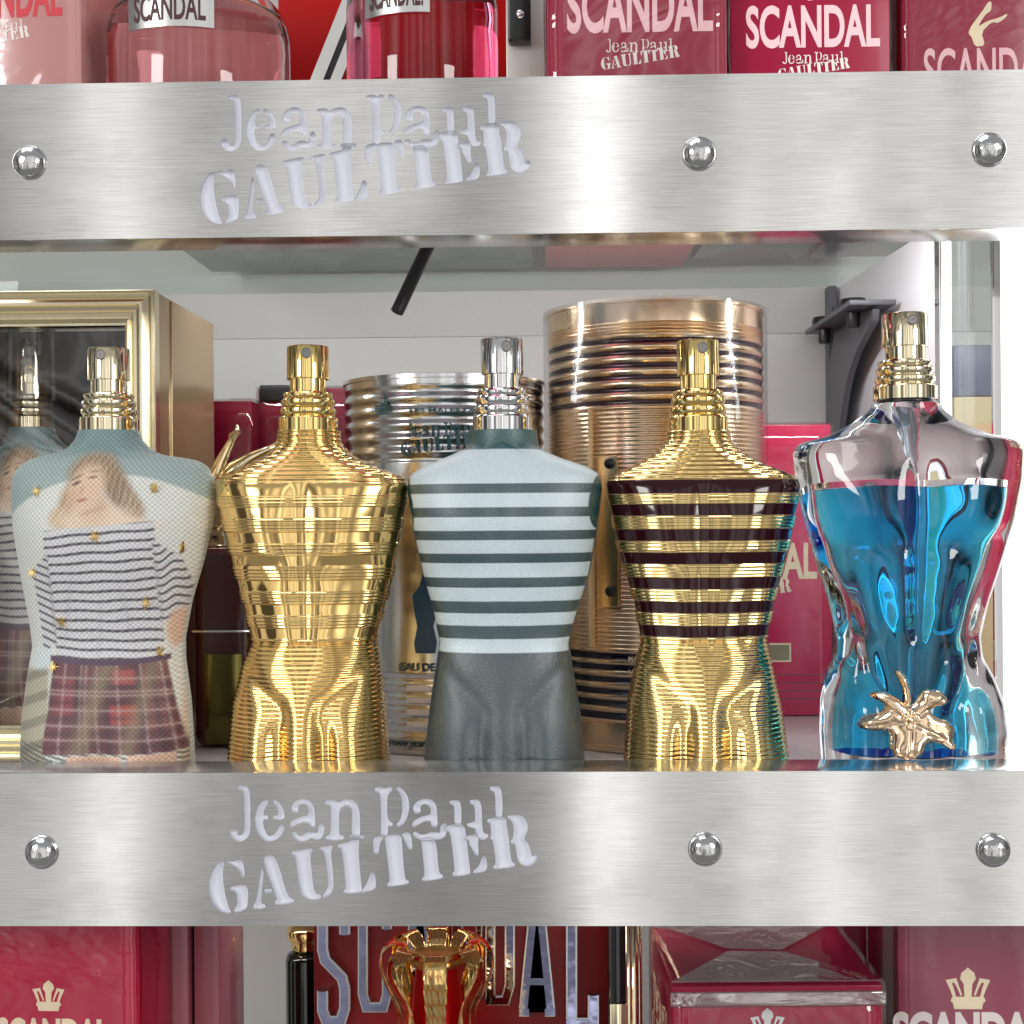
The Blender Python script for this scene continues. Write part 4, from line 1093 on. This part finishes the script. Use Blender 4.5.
round_bottle(346, 499, 14, 'round deep pink bottle with a silver plate label, beside the metal upright', M['pinkliquid2'], 'SCANDAL!', 361, 430, 13, .050, .0125, 0)
pr_ = tag(box_obj('red_board', at(278, 0, .19).x, at(508, 0, .19).x, .19, .196, ZU + .0002, ZU + .16, M['red'], None), 'plain bright red panel behind the round pink bottles on the upper shelf', 'panel')
# polished slanting rod with a dark groove between the two round bottles
rod = thing('slanting_rod', (0, 0, 0), 'slanting polished metal strip with a black groove, between the two round pink bottles', 'rod')
def slant(name, xa, xb, off0, off1, dy, th, m):
    pts = []
    for px, py in ((310 + off0, 110), (310 + off1, 110), (360 + off1, -15), (360 + off0, -15)):
        p = at(px, py, .12); pts.append((p.x, p.z))
    bm = poly_prisms([pts], .12 + dy, .12 + dy + th); return mesh_obj(name, from_bm(bm, name), m, rod, smooth=False)
slant('metal_strip', 0, 0, -12, 1, 0, .004, M['silverplate']); slant('metal_strip', 0, 0, 8, 19, 0, .004, M['silverplate']); slant('groove', 0, 0, 0.9, 8.1, .002, .0018, M['black'])
# metal upright with a black screwed clip
mu = thing('metal_upright', (0, 0, 0), 'pale metal upright with a black screwed clip, between the round bottle and the cartons', 'upright')
box_obj('post', at(506, 40, .16).x, at(546, 40, .16).x, .16, .17, ZU + .0002, ZU + .16, M['uprightmetal'], mu, .0006)
box_obj('clip', at(508, 40, .153).x, at(531, 40, .153).x, .153, .1598, at(520, 40, .153).z, ZU + .15, M['black'], mu, .0008)
o = mesh_obj('screw', lathe_mesh('screw', [(0, .0012), (.0012, .001), (.002, .0003), (.002, 0)], 24), M['chrome'], mu); p = at(520, 14, .153); o.location = p; o.rotation_euler = (R(90), 0, 0)

# -- middle shelf: magenta carton at right
c, w, h, dep, lc = carton('perfume_carton', 'magenta carton with cream capitals, half hidden between the copper gold tin and blue liquid bottle', 672, 830, 425, .175, .045, 0.0003, M['magenta'], None, 0, M['cello2'])
x, z = lc(688, 580); x2, z2 = lc(817, 580); put(c, text_mesh('SCANDAL', .0165, x2 - x, .03), M['creamink'], x, z, dep)
x, z = lc(700, 606); x2, _ = lc(792, 606); put(c, logo_mesh(x2 - x), M['creamink'], x, z, dep, 'logo_lettering')
x, z = lc(767, 662); x2, z2 = lc(791, 643)
put(c, from_bm(poly_prisms([[(0, 0), (x2 - x, 0), (x2 - x, z2 - z), (0, z2 - z)]], -.0001, 0), 'label'), M['creamink'], x, z, dep, 'printed_label')
put(c, from_bm(poly_prisms([[(.0008, .0008), (x2 - x - .0008, .0008), (x2 - x - .0008, z2 - z - .0008), (.0008, z2 - z - .0008)]], -.0002, 0), 'label'), mat('olive_label', srgb(150, 142, 112), .4), x, z, dep, 'printed_label')
for py in (676, 684, 692, 700):
    x, z = lc(690, py); x2, _ = lc(824, py); put(c, from_bm(poly_prisms([[(0, 0), (x2 - x, 0), (x2 - x, .0006), (0, .0006)]], -.0001, 0), 'rule'), M['mauve'], x, z, dep, 'printed_rule')
# dark red cartons behind the gold bottle
DG = 'dark red cartons at the back of the bottle shelf'
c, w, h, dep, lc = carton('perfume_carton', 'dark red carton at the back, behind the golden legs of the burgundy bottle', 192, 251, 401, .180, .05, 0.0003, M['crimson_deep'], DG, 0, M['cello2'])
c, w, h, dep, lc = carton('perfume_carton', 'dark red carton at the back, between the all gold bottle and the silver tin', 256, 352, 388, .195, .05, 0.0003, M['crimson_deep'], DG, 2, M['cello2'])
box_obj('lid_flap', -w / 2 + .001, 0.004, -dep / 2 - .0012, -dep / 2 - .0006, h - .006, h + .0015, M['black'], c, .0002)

# burgundy bottle with golden legs
lb5 = thing('perfume_bottle', (at(232, 600, .115).x, .115, 0), 'dark burgundy bottle with a golden pair of legs as its cap', 'perfume bottle')
def bl(px, py, y=.115): p = at(px, py, y); return Vector((p.x - lb5.location.x, p.y - .115, p.z))
zt_ = bl(232, 545).z; wx = bl(262, 600).x
bm = bmesh.new(); add_box(bm, -wx, wx, -.014, .014, .0002, zt_, .004, 4); mesh_obj('glass_body', from_bm(bm, 'glass_body'), M['burgundyglass'], lb5, 50)
k = .0009
o = mesh_obj('neck', lathe_mesh('neck', [(0, 0), (.009, 0), (.0095, .001), (.0075, .003), (.0095, .005), (.0095, .007), (.0065, .009), (.0065, .015), (.0078, .016), (.0078, .020), (0, .021)], 48), M['chrome'], lb5, 35); o.location = (0, 0, zt_ - .001)
box_obj('inner_block', -wx * .6, wx * .6, -.0146, -.0142, .002, bl(232, 650).z, mat('olive_gold', (.13, .11, .035), .12, 1.0), lb5, .0002)
box_obj('band', -wx - .0002, wx + .0002, -.0145, .0145, bl(232, 629).z, bl(232, 627).z, M['chrome'], lb5, .0001)
def leg(pts, rads):
    return mesh_obj('leg', tube_mesh('leg', [bl(*p) for p in pts], rads, 20), M['palegold'], lb5)
leg([(216, 520), (208, 495, .112), (216, 472, .112), (226, 452, .112), (232, 440, .112), (233, 436, .112), (238, 431, .110), (237, 425, .109)], [.0030, .0036, .0030, .0020, .0014, .0018, .0013, .0005])
leg([(228, 520), (218, 482, .112), (234, 468, .112), (254, 457, .112), (268, 450, .112), (276, 447, .112), (281, 441, .110), (283, 435, .109)], [.0030, .0036, .0031, .0024, .0016, .0018, .0012, .0005])

# gold framed box with a window, left
fx0, fx1 = at(-95, 400, .075).x, at(155, 400, .075).x
ft = at(80, 290, .075).z; fdep = .088
fb = thing('framed_box', ((fx0 + fx1) / 2, .075, 0), 'box with a gold picture frame front and a dark window', 'gift box')
W2 = (fx1 - fx0) / 2
def frame_mesh(w2, z0, z1, prof):
    """mitred moulding: prof = (inset, y) going inward"""
    bm = bmesh.new(); rings = []
    for ins, y in prof:
        rings.append([bm.verts.new(v) for v in ((-w2 + ins, y, z0 + ins), (w2 - ins, y, z0 + ins), (w2 - ins, y, z1 - ins), (-w2 + ins, y, z1 - ins))])
    for i in range(len(rings) - 1):
        for k in range(4): bm.faces.new((rings[i][k], rings[i][(k + 1) % 4], rings[i + 1][(k + 1) % 4], rings[i + 1][k]))
    return from_bm(bm, 'frame')
prof = [(0, .006), (0, .0006), (.0004, 0), (.0012, 0), (.0016, .0006), (.0026, .0010), (.0034, .0004), (.0046, -.0004), (.0056, -.0002), (.0062, .0014), (.0074, .0020), (.0084, .0016), (.0092, .0026), (.0104, .0034), (.0112, .0030), (.0118, .0046), (.0126, .0052), (.0126, .012)]
mesh_obj('frame', frame_mesh(W2, .0002, ft, prof), M['goldpaint'], fb, sharp=25)
bm = bmesh.new()
add_box(bm, -W2 + .0004, -W2 + .0026, .0062, fdep, .0004, ft - .0004); add_box(bm, W2 - .0026, W2 - .0004, .0062, fdep, .0004, ft - .0004)
add_box(bm, -W2 + .0027, W2 - .0027, .0062, fdep, ft - .0026, ft - .0006); add_box(bm, -W2 + .0027, W2 - .0027, .0062, fdep, .0006, .0026)
mesh_obj('casing', from_bm(bm, 'casing'), M['goldside'], fb, smooth=False)
box_obj('side_seam', W2 - .0004, W2 + .0002, .022, .0226, .0008, ft - .0008, M['palegold'], fb, .0001)
box_obj('inner_back', -W2 + .0028, W2 - .0028, fdep - .003, fdep - .0005, .003, ft - .003, M['blackglass'], fb, 0)
# loose shiny window film with creases
bm = bmesh.new(); nx, nz = 70, 70
vv = [[None] * (nx + 1) for _ in range(nz + 1)]
for i in range(nz + 1):
    for j in range(nx + 1):
        x = -W2 + .013 + (2 * W2 - .026) * j / nx; z = .013 + (ft - .026) * i / nz
        gxp = x * 1000; gzp = z * 1000
        y = .0075
        for (ax, az, ang_, am, sg) in ((12, 118, -36, 0.0011, 2.0), (6, 108, -31, 0.0008, 1.6), (20, 132, -28, 0.0007, 2.2), (0, 60, -50, 0.0005, 3), (18, 40, 30, 0.0006, 2.5), (-10, 85, -42, 0.0006, 2.4)):
            dd = (gxp - ax) * math.sin(R(ang_)) * -1 + (gzp - az) * math.cos(R(ang_)); al = (gxp - ax) * math.cos(R(ang_)) + (gzp - az) * math.sin(R(ang_))
            y -= am * math.exp(-.5 * (dd / sg) ** 2) * math.exp(-.5 * (al / 30) ** 2)
        vv[i][j] = bm.verts.new((x, y, z))
for i in range(nz):
    for j in range(nx): bm.faces.new((vv[i][j], vv[i][j + 1], vv[i + 1][j + 1], vv[i + 1][j]))
mesh_obj('window_film', from_bm(bm, 'window_film'), film('window_film', base=.03, edge=.9, rough=.03, bump=.10, bscale=25), fb)
# second net covered bottle standing in the box
r1b = r1.copy(); COL.objects.link(r1b)
r1b.location = (at(30, 512, .115).x, .118, .0032); r1b.scale = (.86, .86, 1.03)
r1b['label'] = 'second net covered bottle behind the shiny window of the gold framed box'; r1b['group'] = 'bottle inside the framed box'
del r1b['group']
for ch in list(r1.children):
    c_ = ch.copy(); COL.objects.link(c_); c_.parent = r1b
    for g_ in list(ch.children):
        d_ = g_.copy(); COL.objects.link(d_); d_.parent = c_
o = mesh_obj('clear_cap', lathe_mesh('clear_cap', [(0, .034), (.009, .034), (.0105, .032), (.0105, 0), (.0090, 0), (.0088, .030), (0, .031)], 40), film('clear_cap', base=.1, edge=.9, rough=.02), r1b, 40); o.location = (0, 0, top1 + .011)

# ------------------------------------------------------------------ lower shelf
Lz = ZLOW + .0003
c, w, h, dep, lc = carton('perfume_carton', 'wrapped crimson carton with a cream crown, bottom left of the display', -22, 134, 800, .040, .040, Lz, mat('vivid_crimson_card', srgb(186, 14, 66), .34, coat=.08, coat_r=.08, spec=.22, bump=.03, bscale=40), 'crimson cartons with a crown on the bottom shelf', -2, M['cello'], -.030)
x, z = lc(50.5, 1011); put(c, crown_me(.00059), M['creamink'], x, z, dep, 'crown_emblem')
x, z = lc(-2, 1056); x2, _ = lc(112, 1052); put(c, text_mesh('SCANDAL', .0132, x2 - x, .05), M['creamink'], x, z, dep)
MG = 'plain mauve cartons on the bottom shelf'
carton('perfume_carton', 'plain mauve carton on the bottom shelf, touching the wrapped crimson one', 146, 183, 800, .075, .04, Lz, M['mauve'], MG, 0, None, -.034)
carton('perfume_carton', 'plain mauve carton on the bottom shelf, nearest the bare white wall', 189, 214, 800, .078, .04, Lz, M['mauve'], MG, 0, None, -.034)
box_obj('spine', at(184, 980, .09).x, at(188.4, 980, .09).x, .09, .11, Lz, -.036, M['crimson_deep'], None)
tag(bpy.data.objects['spine'], 'thin deep crimson carton standing edge on between two mauve cartons', 'carton'); bpy.data.objects['spine'].name = 'slim_carton'

# panel with chrome lettering
rp_ = thing('lettered_panel', (at(461, 980, .115).x, .115, Lz), 'deep red panel with big mirror capitals, behind the golden crown', 'panel')
hw = (at(608, 980, .115).x - at(313, 980, .115).x) / 2
box_obj('panel_body', -hw, hw, 0, .006, 0, -.03 - Lz, M['red_deep'], rp_, .0006)
# block slab letters: each a few mitred strokes, bottoms along a rising arc to the right
def chrome_letter(ch, px, pyb, wpx, hpx, sw=12):
    G = {'S': [[(1, .80), (1, .9), (.85, 1), (.15, 1), (0, .88), (0, .66), (.12, .56), (.88, .40), (1, .30), (1, .12), (.82, 0), (.18, 0), (0, .10), (0, .28)]],
         'C': [[(1, .72), (1, .9), (.85, 1), (.15, 1), (0, .88), (0, .12), (.15, 0), (.85, 0), (1, .12), (1, .28)]],
         'A': [[(.06, 0), (.42, 1), (.58, 1), (.94, 0)], [(.22, .28), (.78, .28)], [(-.1, 0), (.24, 0)], [(.76, 0), (1.1, 0)]],
         'N': [[(.1, 0), (.1, 1), (.9, 0), (.9, 1)], [(-.08, 0), (.28, 0)], [(.72, 1), (1.08, 1)]],
         'D': [[(.12, 0), (.12, 1), (.8, 1), (1, .86), (1, .14), (.8, 0), (.12, 0)], [(-.06, 0), (.2, 0)]],
         'L': [[(.2, 1), (.2, 0), (1, 0), (1, .26)], [(0, 0), (.3, 0)]]}[ch]
    ps = []
    for st in G:
        ps.append(ribbon([(px + a * wpx, -(pyb - b * hpx)) for a, b in st], sw))
    out = []
    for p in ps:
        out.append([])
        for a, b in p:
            q = at(a, -b, .115); out[-1].append((q.x - rp_.location.x, q.z - Lz))
    bm = poly_prisms(out, -.0035, -.0001, .00004)
    le = mesh_obj('letter', from_bm(bm, 'letter'), M['silverplate'], rp_, smooth=False)
    inner = []
    for st in G:
        q0 = [(px + a * wpx, -(pyb - b * hpx)) for a, b in st]
        r_ = ribbon(q0, sw * .68)
        inner.append([(at(a, -b, .115).x - rp_.location.x, at(a, -b, .115).z - Lz) for a, b in r_])
    mesh_obj('letter_face', from_bm(poly_prisms(inner, -.0043, -.0030, .00004), 'letter_face'), M['bluechrome'], le, smooth=False)
for ch, px, pyb, wpx, sw in (('S', 324, 1018, 22, 11), ('C', 364, 1004, 24, 10), ('A', 404, 994, 34, 10), ('N', 447, 990, 36, 9), ('D', 488, 997, 22, 10), ('A', 522, 1008, 30, 10), ('L', 566, 1020, 27, 11)):
    chrome_letter(ch, px, pyb, wpx, 108, sw)

# bottle with golden crown
YK = .042
kr = thing('crown_bottle', (at(437, 980, YK).x, YK, Lz), 'golden crown shaped bottle top with a red lining, in front of the red lettered panel', 'perfume bottle')
def kz(py): return at(437, py, YK - .008).z - Lz
def kr_(px): return px * (.40 + YK) / F
disc = mesh_obj('top_disc', lathe_mesh('top_disc', [(0, kz(961)), (kr_(25), kz(962)), (kr_(28), kz(963)), (kr_(29), kz(966)), (kr_(27), kz(970)), (0, kz(972))], 64), M['satin'], kr, 40)
mesh_obj('lining', lathe_mesh('lining', [(0, kz(1090)), (kr_(30), kz(1090)), (kr_(27), kz(1040)), (kr_(24), kz(1000)), (kr_(21), kz(973)), (0, kz(972.5))], 64), M['red'], kr, 40)
arm_prof = [(26, 966), (31, 956), (41, 949), (51, 952), (57, 963), (56.5, 978), (50, 995), (43, 1010), (39, 1026), (41, 1044), (46, 1062)]
def arm_me():
    bm = bmesh.new(); rows_ = []
    n = len(arm_prof)
    for i, (r_, py) in enumerate(arm_prof):
        wd = kr_(8.5 + 3.0 * math.sin(min(1, i / (n - 3)) * PI)); rr = kr_(r_); z = kz(py)
        rows_.append([bm.verts.new((x_, -rr + (abs(x_) / wd) ** 2 * kr_(1.6), z)) for x_ in (-wd, -wd * .7, -wd * .3, wd * .3, wd * .7, wd)])
    for i in range(n - 1):
        for k in range(5): bm.faces.new((rows_[i][k], rows_[i][k + 1], rows_[i + 1][k + 1], rows_[i + 1][k]))
    bmesh.ops.solidify(bm, geom=list(bm.faces), thickness=kr_(4))
    bmesh.ops.subdivide_edges(bm, edges=list(bm.edges), cuts=1, use_grid_fill=True, smooth=.6)
    me = from_bm(bm, 'crown_arm'); me.materials.append(M['gold']); me.polygons.foreach_set('use_smooth', [True] * len(me.polygons)); return me
am = arm_me()
for k in range(8):
    o = link(bpy.data.objects.new('crown_arm', am), kr); o.rotation_euler = (0, 0, k * PI / 4 + .05)
mesh_obj('bottle_body', lathe_mesh('bottle_body', [(0, 0), (kr_(80), 0), (kr_(84), .002), (kr_(84), kz(1150)), (kr_(70), kz(1110)), (kr_(46), kz(1090)), (kr_(46), kz(1062)), (0, kz(1062))], 64), M['gold'], kr, 40)

# dark bottle with golden ball, left of the panel
db = thing('perfume_bottle', (at(306, 980, .165).x, .165, Lz), 'black glossy bottle with a golden top, peeping out left of the red lettered panel', 'perfume bottle')
q = lambda px: px * .565 / F; zz_ = lambda py: at(306, py, .165).z - Lz
mesh_obj('bottle_body', lathe_mesh('bottle_body', [(0, 0), (q(19), 0), (q(20), .002), (q(20), zz_(958)), (q(18), zz_(953)), (q(12), zz_(950)), (0, zz_(950))], 48), M['blackglass'], db, 50)
mesh_obj('gold_top', lathe_mesh('gold_top', [(0, zz_(949.8)), (q(12), zz_(949.8)), (q(15), zz_(946)), (q(13), zz_(943)), (q(18), zz_(937)), (q(19), zz_(930)), (q(15), zz_(924)), (0, zz_(920))], 48), M['gold'], db)

# golden upright box right of the panel
gb = thing('gold_case', (at(625, 980, .10).x, .10, Lz), 'tall black case with rounded gold edges, between the lettered panel and the wrapped crimson box', 'case')
hw = (at(642, 980, .1).x - at(609, 980, .1).x) / 2
box_obj('case_body', -hw, hw * .1, 0, .03, 0, -.034 - Lz, M['blackglass'], gb, .001)
for k, (fx, rr) in enumerate(((.26, .0016), (.58, .0022), (.86, .0014))):
    mesh_obj('gold_edge', tube_mesh('gold_edge', [(hw * fx, .001, .0002), (hw * fx, .001, .08), (hw * fx, .001, -.034 - Lz)], rr, 20), M['palegold'], gb)
box_obj('gold_foot', -hw * .95, hw * .08, -.0012, -.0002, 0, at(615, 1003, .1).z - Lz, M['palegold'], gb, .0003)

# wrapped crimson box seen from above
c, w, h, dep, lc = carton('perfume_carton', 'cellophane wrapped crimson box with its folded top facing up, bottom right of the golden crown', 664, 876, 986, .030, .062, Lz, M['crimson'], 'crimson cartons with a crown on the bottom shelf', 1.5, M['cello'])
FO2 = film('top_fold', tint=(.97, .86, .89, 1), base=.10, edge=.6, rough=.10, bump=.3, bscale=60)
for tri in ([(-w / 2, -dep / 2), (w / 2, -dep / 2), (w * .12, -dep * .04), (-w * .16, -dep * .02)], [(-w / 2, dep / 2), (w / 2, dep / 2), (w * .12, dep * .0), (-w * .16, dep * .02)]):
    me = from_bm(poly_prisms([tri], 0, .0003), 'fold'); move_mesh(me, lambda q_: np.stack([q_[:, 0], q_[:, 2], h + .0014 + q_[:, 1]], 1)); mesh_obj('wrap_fold', me, FO2, c, smooth=False)
o = mesh_obj('lid_lettering', text_mesh('SCANDAL', .006, w * .34, .03), M['dustypink'], c, smooth=False); o.rotation_euler = (R(-90), 0, 0); o.location = (-w * .17, -.003, h + .0001)
bm = bmesh.new(); add_box(bm, -w / 2 - .0008, w / 2 + .0008, -dep / 2 - .0022, -dep / 2 - .0009, h - .0062, h - .0012, .0006, 3)
mesh_obj('wrap_seam', from_bm(bm, 'wrap_seam'), film('seam_film', base=.25, edge=.8, rough=.08, bump=.5, bscale=90, bstretch=(.3, 1, 1)), c)
x, z = lc(765, 1040); put(c, crown_me(.0006), M['silverplate'], x, z, dep, 'crown_emblem')
c, w, h, dep, lc = carton('perfume_carton', 'tall crimson carton with a cream crown, bottom right corner of the display', 893, 1050, 800, .060, .04, Lz, M['rosecard'], 'crimson cartons with a crown on the bottom shelf', 0, M['cello2'], -.032)
box_obj('spine_strip', -w / 2 - .0004, -w / 2 + .0002, -dep / 2 + .0005, dep / 2, .0005, h, M['crimson_deep'], c, 0)
x, z = lc(968, 1009); put(c, crown_me(.00082), M['creamink'], x, z, dep, 'crown_emblem')
x, z = lc(893, 1050); x2, _ = lc(1046, 1050); put(c, text_mesh('SCANDAL', .0138, x2 - x, .05), M['whiteink'], x, z, dep)
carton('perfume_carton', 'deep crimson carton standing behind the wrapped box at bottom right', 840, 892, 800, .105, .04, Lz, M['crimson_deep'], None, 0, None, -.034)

# ------------------------------------------------------------------ light
wd = bpy.data.worlds.new('World'); SC.world = wd; wd.use_nodes = True
nt = wd.node_tree; N, L = nt.nodes, nt.links
bg = N['Background']
tc = N.new('ShaderNodeTexCoord'); sp = N.new('ShaderNodeSeparateXYZ'); L.new(tc.outputs['Generated'], sp.inputs[0])
X_, Y_, Z_ = sp.outputs
m_ = lambda *a_: mth(nt, *a_)
az = m_('ARCTAN2', X_, m_('MULTIPLY', Y_, -1))
def nz1(scale, off):
    n = N.new('ShaderNodeTexNoise'); n.noise_dimensions = '2D'; n.inputs['Scale'].default_value = 1; n.inputs['Detail'].default_value = 2
    cm = N.new('ShaderNodeCombineXYZ'); L.new(m_('ADD', m_('MULTIPLY', az, scale), off), cm.inputs[0]); L.new(m_('MULTIPLY', Z_, .8), cm.inputs[1]); L.new(cm.outputs[0], n.inputs['Vector'])
    return n.outputs['Fac']
def ss(v, a_, b_):
    n = N.new('ShaderNodeMapRange'); n.interpolation_type = 'SMOOTHSTEP'; L.new(v, n.inputs['Value']); n.inputs['From Min'].default_value = a_; n.inputs['From Max'].default_value = b_; return n.outputs[0]
# shop opposite: pale walls with brighter and darker upright bays
aab = m_('ABSOLUTE', az)
def gau(v, c, w): return m_('EXPONENT', m_('MULTIPLY', m_('POWER', m_('ABSOLUTE', m_('DIVIDE', m_('SUBTRACT', v, c), w)), 2.0), -.5))
# opposite wall of the shop: lit bays between pale posts, dim aisles to both sides
wall = m_('ADD', .60, m_('MULTIPLY', ss(nz1(5, 3.1), .44, .60), .34))
for c_, w_, a_ in ((-.325, .016, .85), (-.175, .030, .35), (.045, .020, .95), (.165, .012, .40), (.225, .022, .70), (.295, .012, .55), (.37, .018, .8), (-.62, .05, .9), (.66, .05, .9)):
    wall = m_('ADD', wall, m_('MULTIPLY', gau(az, c_, w_), a_))
for c_, w_, a_ in ((-.24, .035, .16), (.115, .030, .22), (-.06, .03, .14), (-.47, .05, .5), (.49, .05, .5)):
    wall = m_('SUBTRACT', wall, m_('MULTIPLY', gau(az, c_, w_), a_))
# the person taking the picture and the dim counter below
body = m_('MULTIPLY', m_('MULTIPLY', ss(az, -.30, -.20), m_('SUBTRACT', 1, ss(az, .00, .07))), m_('SUBTRACT', 1, ss(Z_, -.06, .02)))
wall = m_('MULTIPLY', wall, m_('SUBTRACT', 1, m_('MULTIPLY', body, .52)))
side = ss(aab, .70, 1.0)
wall = m_('ADD', m_('MULTIPLY', wall, m_('SUBTRACT', 1, side)), m_('MULTIPLY', side, m_('ADD', .07, m_('MULTIPLY', ss(nz1(4.5, 9.7), .50, .62), .55))))
# ceiling with bright rectangular lights
zc = m_('MAXIMUM', Z_, .05)
u_ = m_('FRACT', m_('ADD', m_('MULTIPLY', m_('DIVIDE', X_, zc), .42), .28)); v_ = m_('FRACT', m_('ADD', m_('MULTIPLY', m_('DIVIDE', Y_, zc), .36), .15))
pan = m_('MULTIPLY', m_('MULTIPLY', m_('LESS_THAN', u_, .30), m_('LESS_THAN', v_, .40)), 3.2)
ceil = m_('ADD', .42, m_('MULTIPLY', pan, ss(Z_, .50, .56)))
kc = ss(Z_, .42, .52)
val = m_('ADD', m_('MULTIPLY', wall, m_('SUBTRACT', 1, kc)), m_('MULTIPLY', ceil, kc))
kf = m_('SUBTRACT', 1, ss(Z_, -.52, -.40))
val = m_('ADD', m_('MULTIPLY', val, m_('SUBTRACT', 1, kf)), m_('MULTIPLY', .26, kf))
cm = N.new('ShaderNodeMix'); cm.data_type = 'RGBA'; cm.inputs[6].default_value = (1, .985, .965, 1); cm.inputs[7].default_value = (.97, .985, 1, 1); L.new(kc, cm.inputs[0])
L.new(cm.outputs[2], bg.inputs['Color']); L.new(val, bg.inputs['Strength'])

def area(name, loc, target, sx_, sy_, power, col=(1, .98, .95)):
    ld = bpy.data.lights.new(name, 'AREA'); ld.shape = 'RECTANGLE'; ld.size = sx_; ld.size_y = sy_; ld.energy = power; ld.color = col
    o = bpy.data.objects.new(name, ld); COL.objects.link(o); o.location = loc
    o.rotation_euler = (Vector(target) - Vector(loc)).to_track_quat('-Z', 'Y').to_euler(); return o
area('ceiling_light', (-1.05, -1.15, .55), (0, .1, .06), .40, .40, 9.0)
area('ceiling_light', (1.05, -1.05, .50), (0, .1, .06), .40, .40, 8.0)
area('added_shelf_fill', (.05, .11, ZU - .0095), (.06, .22, .05), .46, .008, .52, (.97, .985, 1))  # fill lamp added under the upper shelf to brighten the back wall
area('added_shelf_fill', (0, .10, -.0075), (0, .22, -.14), .55, .008, .40)  # second added fill, for the bottom shelf

SC.view_settings.view_transform = 'Standard'; SC.view_settings.look = 'None'; SC.view_settings.exposure = 0; SC.view_settings.gamma = 1
SC.view_settings.use_curve_mapping = False
SC.render.engine = 'CYCLES'
cy = SC.cycles
cy.use_denoising = True
try: cy.denoiser = 'OPENIMAGEDENOISE'
except Exception: pass
cy.max_bounces = 16; cy.transmission_bounces = 14; cy.transparent_max_bounces = 16; cy.glossy_bounces = 6; cy.diffuse_bounces = 3
cy.sample_clamp_indirect = 6; cy.blur_glossy = .2
cy.caustics_reflective = True; cy.caustics_refractive = True
